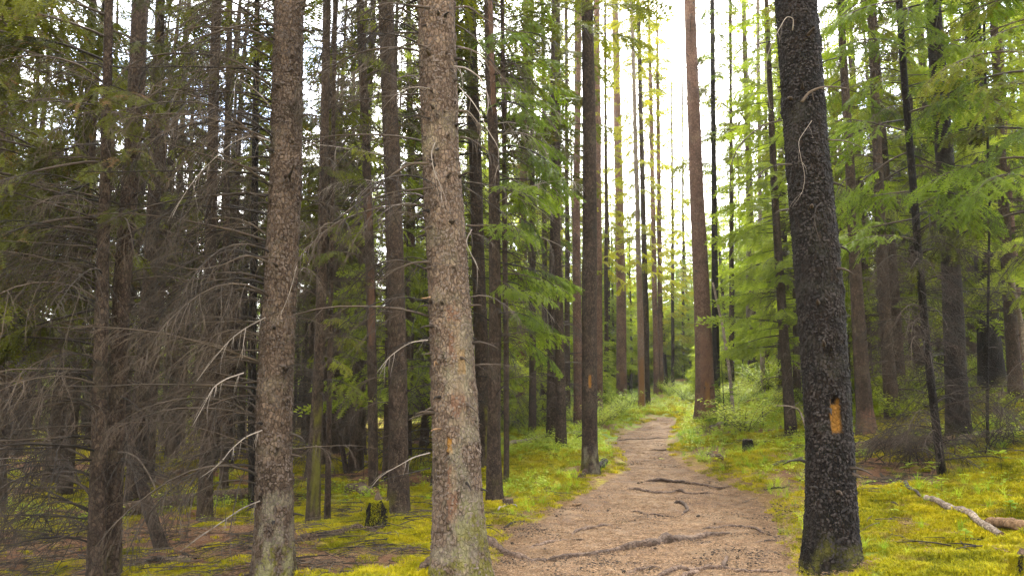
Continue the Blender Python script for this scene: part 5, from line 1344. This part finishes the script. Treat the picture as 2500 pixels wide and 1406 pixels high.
# ------------------------------------------------------------------ thin forest air, added to lift the dark between the trunks
hz = MB()
x0, x1, y0_, y1_, z0_, z1_ = -230, 230, -14, 230, -14, 27
hz.add([(x0, y0_, z0_), (x1, y0_, z0_), (x1, y1_, z0_), (x0, y1_, z0_), (x0, y0_, z1_), (x1, y0_, z1_), (x1, y1_, z1_), (x0, y1_, z1_)],
       [[0, 3, 2, 1], [4, 5, 6, 7], [0, 1, 5, 4], [1, 2, 6, 5], [2, 3, 7, 6], [3, 0, 4, 7]])
mh, N, L = new_mat('air')
pv = N.new('ShaderNodeVolumePrincipled'); pv.inputs['Density'].default_value = HAZE; pv.inputs['Color'].default_value = (.97, .97, .93, 1); pv.inputs['Anisotropy'].default_value = 0.2
o = N.new('ShaderNodeOutputMaterial'); L.new(pv.outputs[0], o.inputs['Volume'])
if HAZE > 0:
    ho = link('added_haze', hz.mesh('added_haze', mh, smooth=False)); ho['kind'] = 'stuff'; ho['label'] = 'thin hazy air added to lift the dark among the trees'

# ------------------------------------------------------------------ shrubs, saplings and herbs
def bush_mesh(seed, h, w, n_st, lf, leafL):
    rq = random.Random(seed); mb = MB()
    for i in range(n_st):
        a = rq.uniform(0, 2 * PI); hh = h * rq.uniform(.6, 1.05)
        st = curve3((rq.uniform(-.06, .06), rq.uniform(-.06, .06), -.02), (math.cos(a) * w / h, math.sin(a) * w / h, 1.1), hh, .4, 7, rq, .10)
        tube(mb, st, np.linspace(.005, .0015, 8), 4, 0)
        for j in range(lf):
            t = rq.uniform(.2, 1) * 6.9; k = int(t); p = st[k] + (st[min(7, k + 1)] - st[k]) * (t - k)
            a2 = rq.uniform(0, 2 * PI); off = np.array([math.cos(a2), math.sin(a2), .3]) * rq.uniform(.0, .14)
            leaf(mb, p + off, a2, rq.uniform(-.3, .5), leafL * rq.uniform(.6, 1.3), leafL * .3 * rq.uniform(.8, 1.2), 1)
            if j % 3 == 0: tube(mb, [p, p + off], [.0015, .001], 3, 0, closed=False)
    return mb.mesh('foliage', [M_TWIG, M_LEAF])
BUSH = [bush_mesh(50 + i, .95, .85, 18, 70, .05) for i in range(3)]
def bush(label, px, py, s, k=0, grp='leafy shrubs by the path', name='leafy_shrub', me=None, cat='shrub', sz=1.0):
    g = gp(px, py)
    o = link(name, me or BUSH[k % 3], None, g, (0, 0, RNG.uniform(0, 6.28)), (s, s, s * sz)); tag(o, label, cat, grp); return o
for i, (px, py, s, lab) in enumerate([
    (1488, 1030, 1.0, 'rounded green shrub in front of the tall straight pine'), (1512, 1015, 1.2, 'tallest shrub at the foot of the tall straight pine'),
    (1465, 1040, .8, 'low shrub just right of the dark path-side trunk'), (1395, 1035, .9, 'shrub left of the dark path-side trunk, in the grass'),
    (1330, 1048, 1.0, 'shrub behind the rotting log below the green spruce'), (1290, 1050, .9, 'small-leaved shrub behind the reddish peeled trunk foot'),
    (1545, 990, .9, 'shrub behind the pine with orange foot'), (1635, 968, 1.0, 'shrub among the pine cluster beyond the path bend'), (1668, 975, 1.1, 'shrub left of the tall reddish path-side pine, set back'),
    (1775, 985, 1.0, 'shrub behind the spruce sapling'), (1800, 960, 1.4, 'big yellow-green shrub left of the blackened foot'), (1870, 955, 1.5, 'big yellow-green shrub right of the blackened foot'),
    (1905, 960, 1.3, 'bright shrub close to the big black trunk'), (1842, 970, 1.0, 'shrub in front of the blackened foot'), (1935, 945, 1.5, 'bright shrub partly covered by the big black trunk'),
    (1780, 925, 1.6, 'tall shrub glowing behind the spruce sapling'), (1895, 915, 1.7, 'tallest bright shrub at the back of the clearing'), (1690, 940, 1.4, 'tall shrub behind the tall reddish path-side pine'),
    (1745, 1040, .55, 'small bright plant at the foot of the tall reddish path-side pine'), (2010, 960, 1.3, 'shrub hidden behind the big black trunk'), (2170, 985, 1.3, 'shrub behind the trunk with stripped foot'),
    (2200, 1030, 1.0, 'shrub behind the long dark log'), (2260, 1000, 1.2, 'shrub seen through the dark twig tangle'), (2440, 1010, .6, 'shrub on the rise by the stout dark trunk'), (2480, 930, .6, 'shrub at the edge of the photo above the slope log')]):
    bush(lab, px, py, s, i)
rb_ = random.Random(17); nb_ = 0; undg = []
EDGE = ['right of the path', 'left of the path']
while nb_ < 46:
    y = rb_.uniform(15, 30); x = rb_.uniform(-.5, 13)
    z = gz(x, y); px, py = project((x, y, z))
    if not (1230 < px < 2450) or float(path_sd(np.array([x]), np.array([y]))[0]) > -.8: continue
    if 1630 < px < 1800 and y < 18: continue
    s_ = rb_.uniform(.5, 1.1) * (1.25 if px > 1740 else .8)
    o = link('leafy_shrub', BUSH[nb_ % 3], None, (x, y, z), (0, 0, rb_.uniform(0, 6.28)), (s_ * 1.2, s_ * 1.2, s_))
    undg.append((y, px, o)); nb_ += 1
cnt_ = {}
for y, px, o in sorted(undg, key=lambda q: q[0]):
    L_ = [a for a in ANCH if a[0] <= px]; R_ = [a for a in ANCH if a[0] > px]
    wh = ('between the %s and the %s' % (L_[-1][1], R_[0][1])) if L_ and R_ else 'beyond the %s' % (L_ or R_)[0][1]
    n_ = cnt_.get(wh, 0); cnt_[wh] = n_ + 1
    tag(o, ' '.join(('leafy shrub %s back %s' % (ORD[min(n_, 11)], wh)).split()[:16]), 'shrub', 'leafy shrubs by the path')
# broad-leaved herbs near the camera
def herb_mesh(seed, n, L, W, h):
    rq = random.Random(seed); mb = MB(); tube(mb, [(0, 0, -.01), (.004, 0, h * .5), (0, .004, h)], [.0025, .002, .0015], 4, 0)
    for i in range(n):
        leaf(mb, (0, 0, h * (1 - .4 * (i // 4) / 2)), i * 2 * PI / 4 + rq.uniform(-.3, .3) + (i // 4) * .7, rq.uniform(-.05, .45), L * rq.uniform(.8, 1.2), W * rq.uniform(.8, 1.2), 1)
    return mb.mesh('leaves', [M_TWIG, M_LEAF])
HB = [herb_mesh(70 + i, 5 + i * 2, .085, .022, .10 + .03 * i) for i in range(3)]
for i, (px, py, s, lab) in enumerate([
    (2108, 1118, 1.2, 'broad-leaved herb in front of the long dark log'), (2222, 1168, 1.3, 'light green broad-leaved plant left of the thin leaning trunk'), (2278, 1172, 1.2, 'pale herb right against the thin leaning trunk'),
    (2355, 1182, 1.0, 'herb right of the thin leaning trunk foot'), (2445, 1155, 1.6, 'largest spreading herb on the right moss bank'), (2475, 1085, 1.5, 'herb by the pale log on the rise'),
    (2130, 1192, .8, 'flat pale-leaved herb beside the big black trunk'), (2470, 1262, .9, 'single small bright leaf cluster above the split log'), (2300, 1205, .9, 'small herb behind the grey pole'), (2185, 1262, .7, 'tiny herb on open moss right of the black trunk'),
    (2360, 1330, .8, 'small herb in front of the grey pole'), (908, 1288, 1.0, 'bright green seedling below the mossy stump'), (1615, 1128, .7, 'yellowish seedling alone on the right bank edge'),
    (1700, 1118, .6, 'seedling above the path edge on the right bank'), (1745, 1092, 1.0, 'thin green sprout behind the knobbly broken branch')]):
    bush(lab, px, py, s, i, 'broad-leaved herbs in the moss', 'leafy_herb', HB[i % 3], 'herb')
# grass clumps near the camera
for i, (px, py, s, lab) in enumerate([
    (2285, 1195, .9, 'tuft of long arching grass at the thin leaning trunk'), (2340, 1215, .8, 'arching grass blades right of the thin leaning trunk'), (2345, 1295, .8, 'grass tuft below the grey pole'), (2250, 1290, .7, 'grass tuft on open moss left of the grey pole'),
    (2385, 1200, .8, 'sparse grass tuft behind the split log'), (2160, 1205, .5, 'low grass tuft by the forked stick'), (1905, 1300, .5, 'low grass tuft at the right path edge'), (1915, 1265, .5, 'small grass tuft touching the right path edge')]):
    bush(lab, px, py, s, i, 'grass tufts in the moss', 'grass_tuft', ME_GRASS, 'grass tuft')
# the spruce sapling at the foot of the reddish pine
g = gp(1770, 1046); e = link('spruce_sapling', None, None, g); tag(e, 'green spruce sapling with tiered flat branches at the foot of the reddish pine', 'sapling')
kk = np.linalg.norm(g - CAM) / F; hs = 165 * kk
mb = MB(); tube(mb, [(0, 0, -.02), (-.01, 0, hs * .5), (-.03, 0, hs)], [.012, .008, .003], 6); link('stem', mb.mesh('stem', M_TWIG_DARK), e)
rq = random.Random(31)
for i in range(22):
    f = .08 + .88 * i / 22
    link('live_branch', rq.choice(ME_LIVE['fresh']), e, (-.01 * f, 0, hs * f), (rq.uniform(-.2, .2), rq.uniform(-.25, .1), rq.uniform(0, 6.28) if rq.random() < .5 else rq.uniform(2.3, 4.0)), (.46 * (1 - f) + .10) * rq.uniform(.7, 1.1))
# second small sapling further left
for (px, py, s, lab) in []:
    g = gp(px, py); p = PROTO['young'][0]; e = link('young_spruce', None, None, g, (0, 0, rq.uniform(0, 6)), s); tag(e, lab, 'tree', SPEC['young'][2])
    link('trunk', p['trunk'], e); link('crown', p['crown'], e)
# tangle of dead dark brush round the thin leaning trunk and along the left
def brush(label, px, py, s, n, lib, seed, wide=1.0):
    g = gp(px, py); e = link('dead_brush', None, None, g); tag(e, label, 'dead brush', 'tangles of dead brushwood')
    rq = random.Random(seed)
    for i in range(n):
        link('dead_branch', rq.choice(ME_DEAD[lib]), e, (rq.uniform(-.5, .5) * wide, rq.uniform(-.3, .3), rq.uniform(0, .25)), (rq.uniform(-1, 1), -rq.uniform(.1, 1.1), rq.uniform(0, 6.28)), s * rq.uniform(.6, 1.1))
brush('tangled dark brushwood heaped left of the thin leaning trunk', 2215, 1130, 1.0, 38, 'dark', 1)
brush('dark brushwood right of the thin leaning trunk', 2370, 1120, .9, 18, 'dark', 2)
brush('low brushwood before the pencil-thin stem near the rise', 2440, 1090, .8, 12, 'dark', 3)
brush('brown brushwood on the moss beyond the leaning dead pole', 430, 1235, .8, 14, 'brown', 4)
brush('dry brushwood at the lower left corner of the forest floor', 90, 1330, 1.0, 18, 'dark', 5)
brush('brushwood behind the scaly big trunk', 730, 1215, .7, 10, 'brown', 6)
brush('dry brushwood deep behind the slim straight brown trunk', 440, 1170, 1.1, 14, 'brown', 7)
brush('reddish dry brushwood behind the medium smooth-footed trunk', 1010, 1150, .7, 9, 'brown', 8)
print('OBJECTS TOTAL', len(bpy.data.objects), 'TRIS', sum(len(m.loops) - 2 * len(m.polygons) for m in bpy.data.meshes))
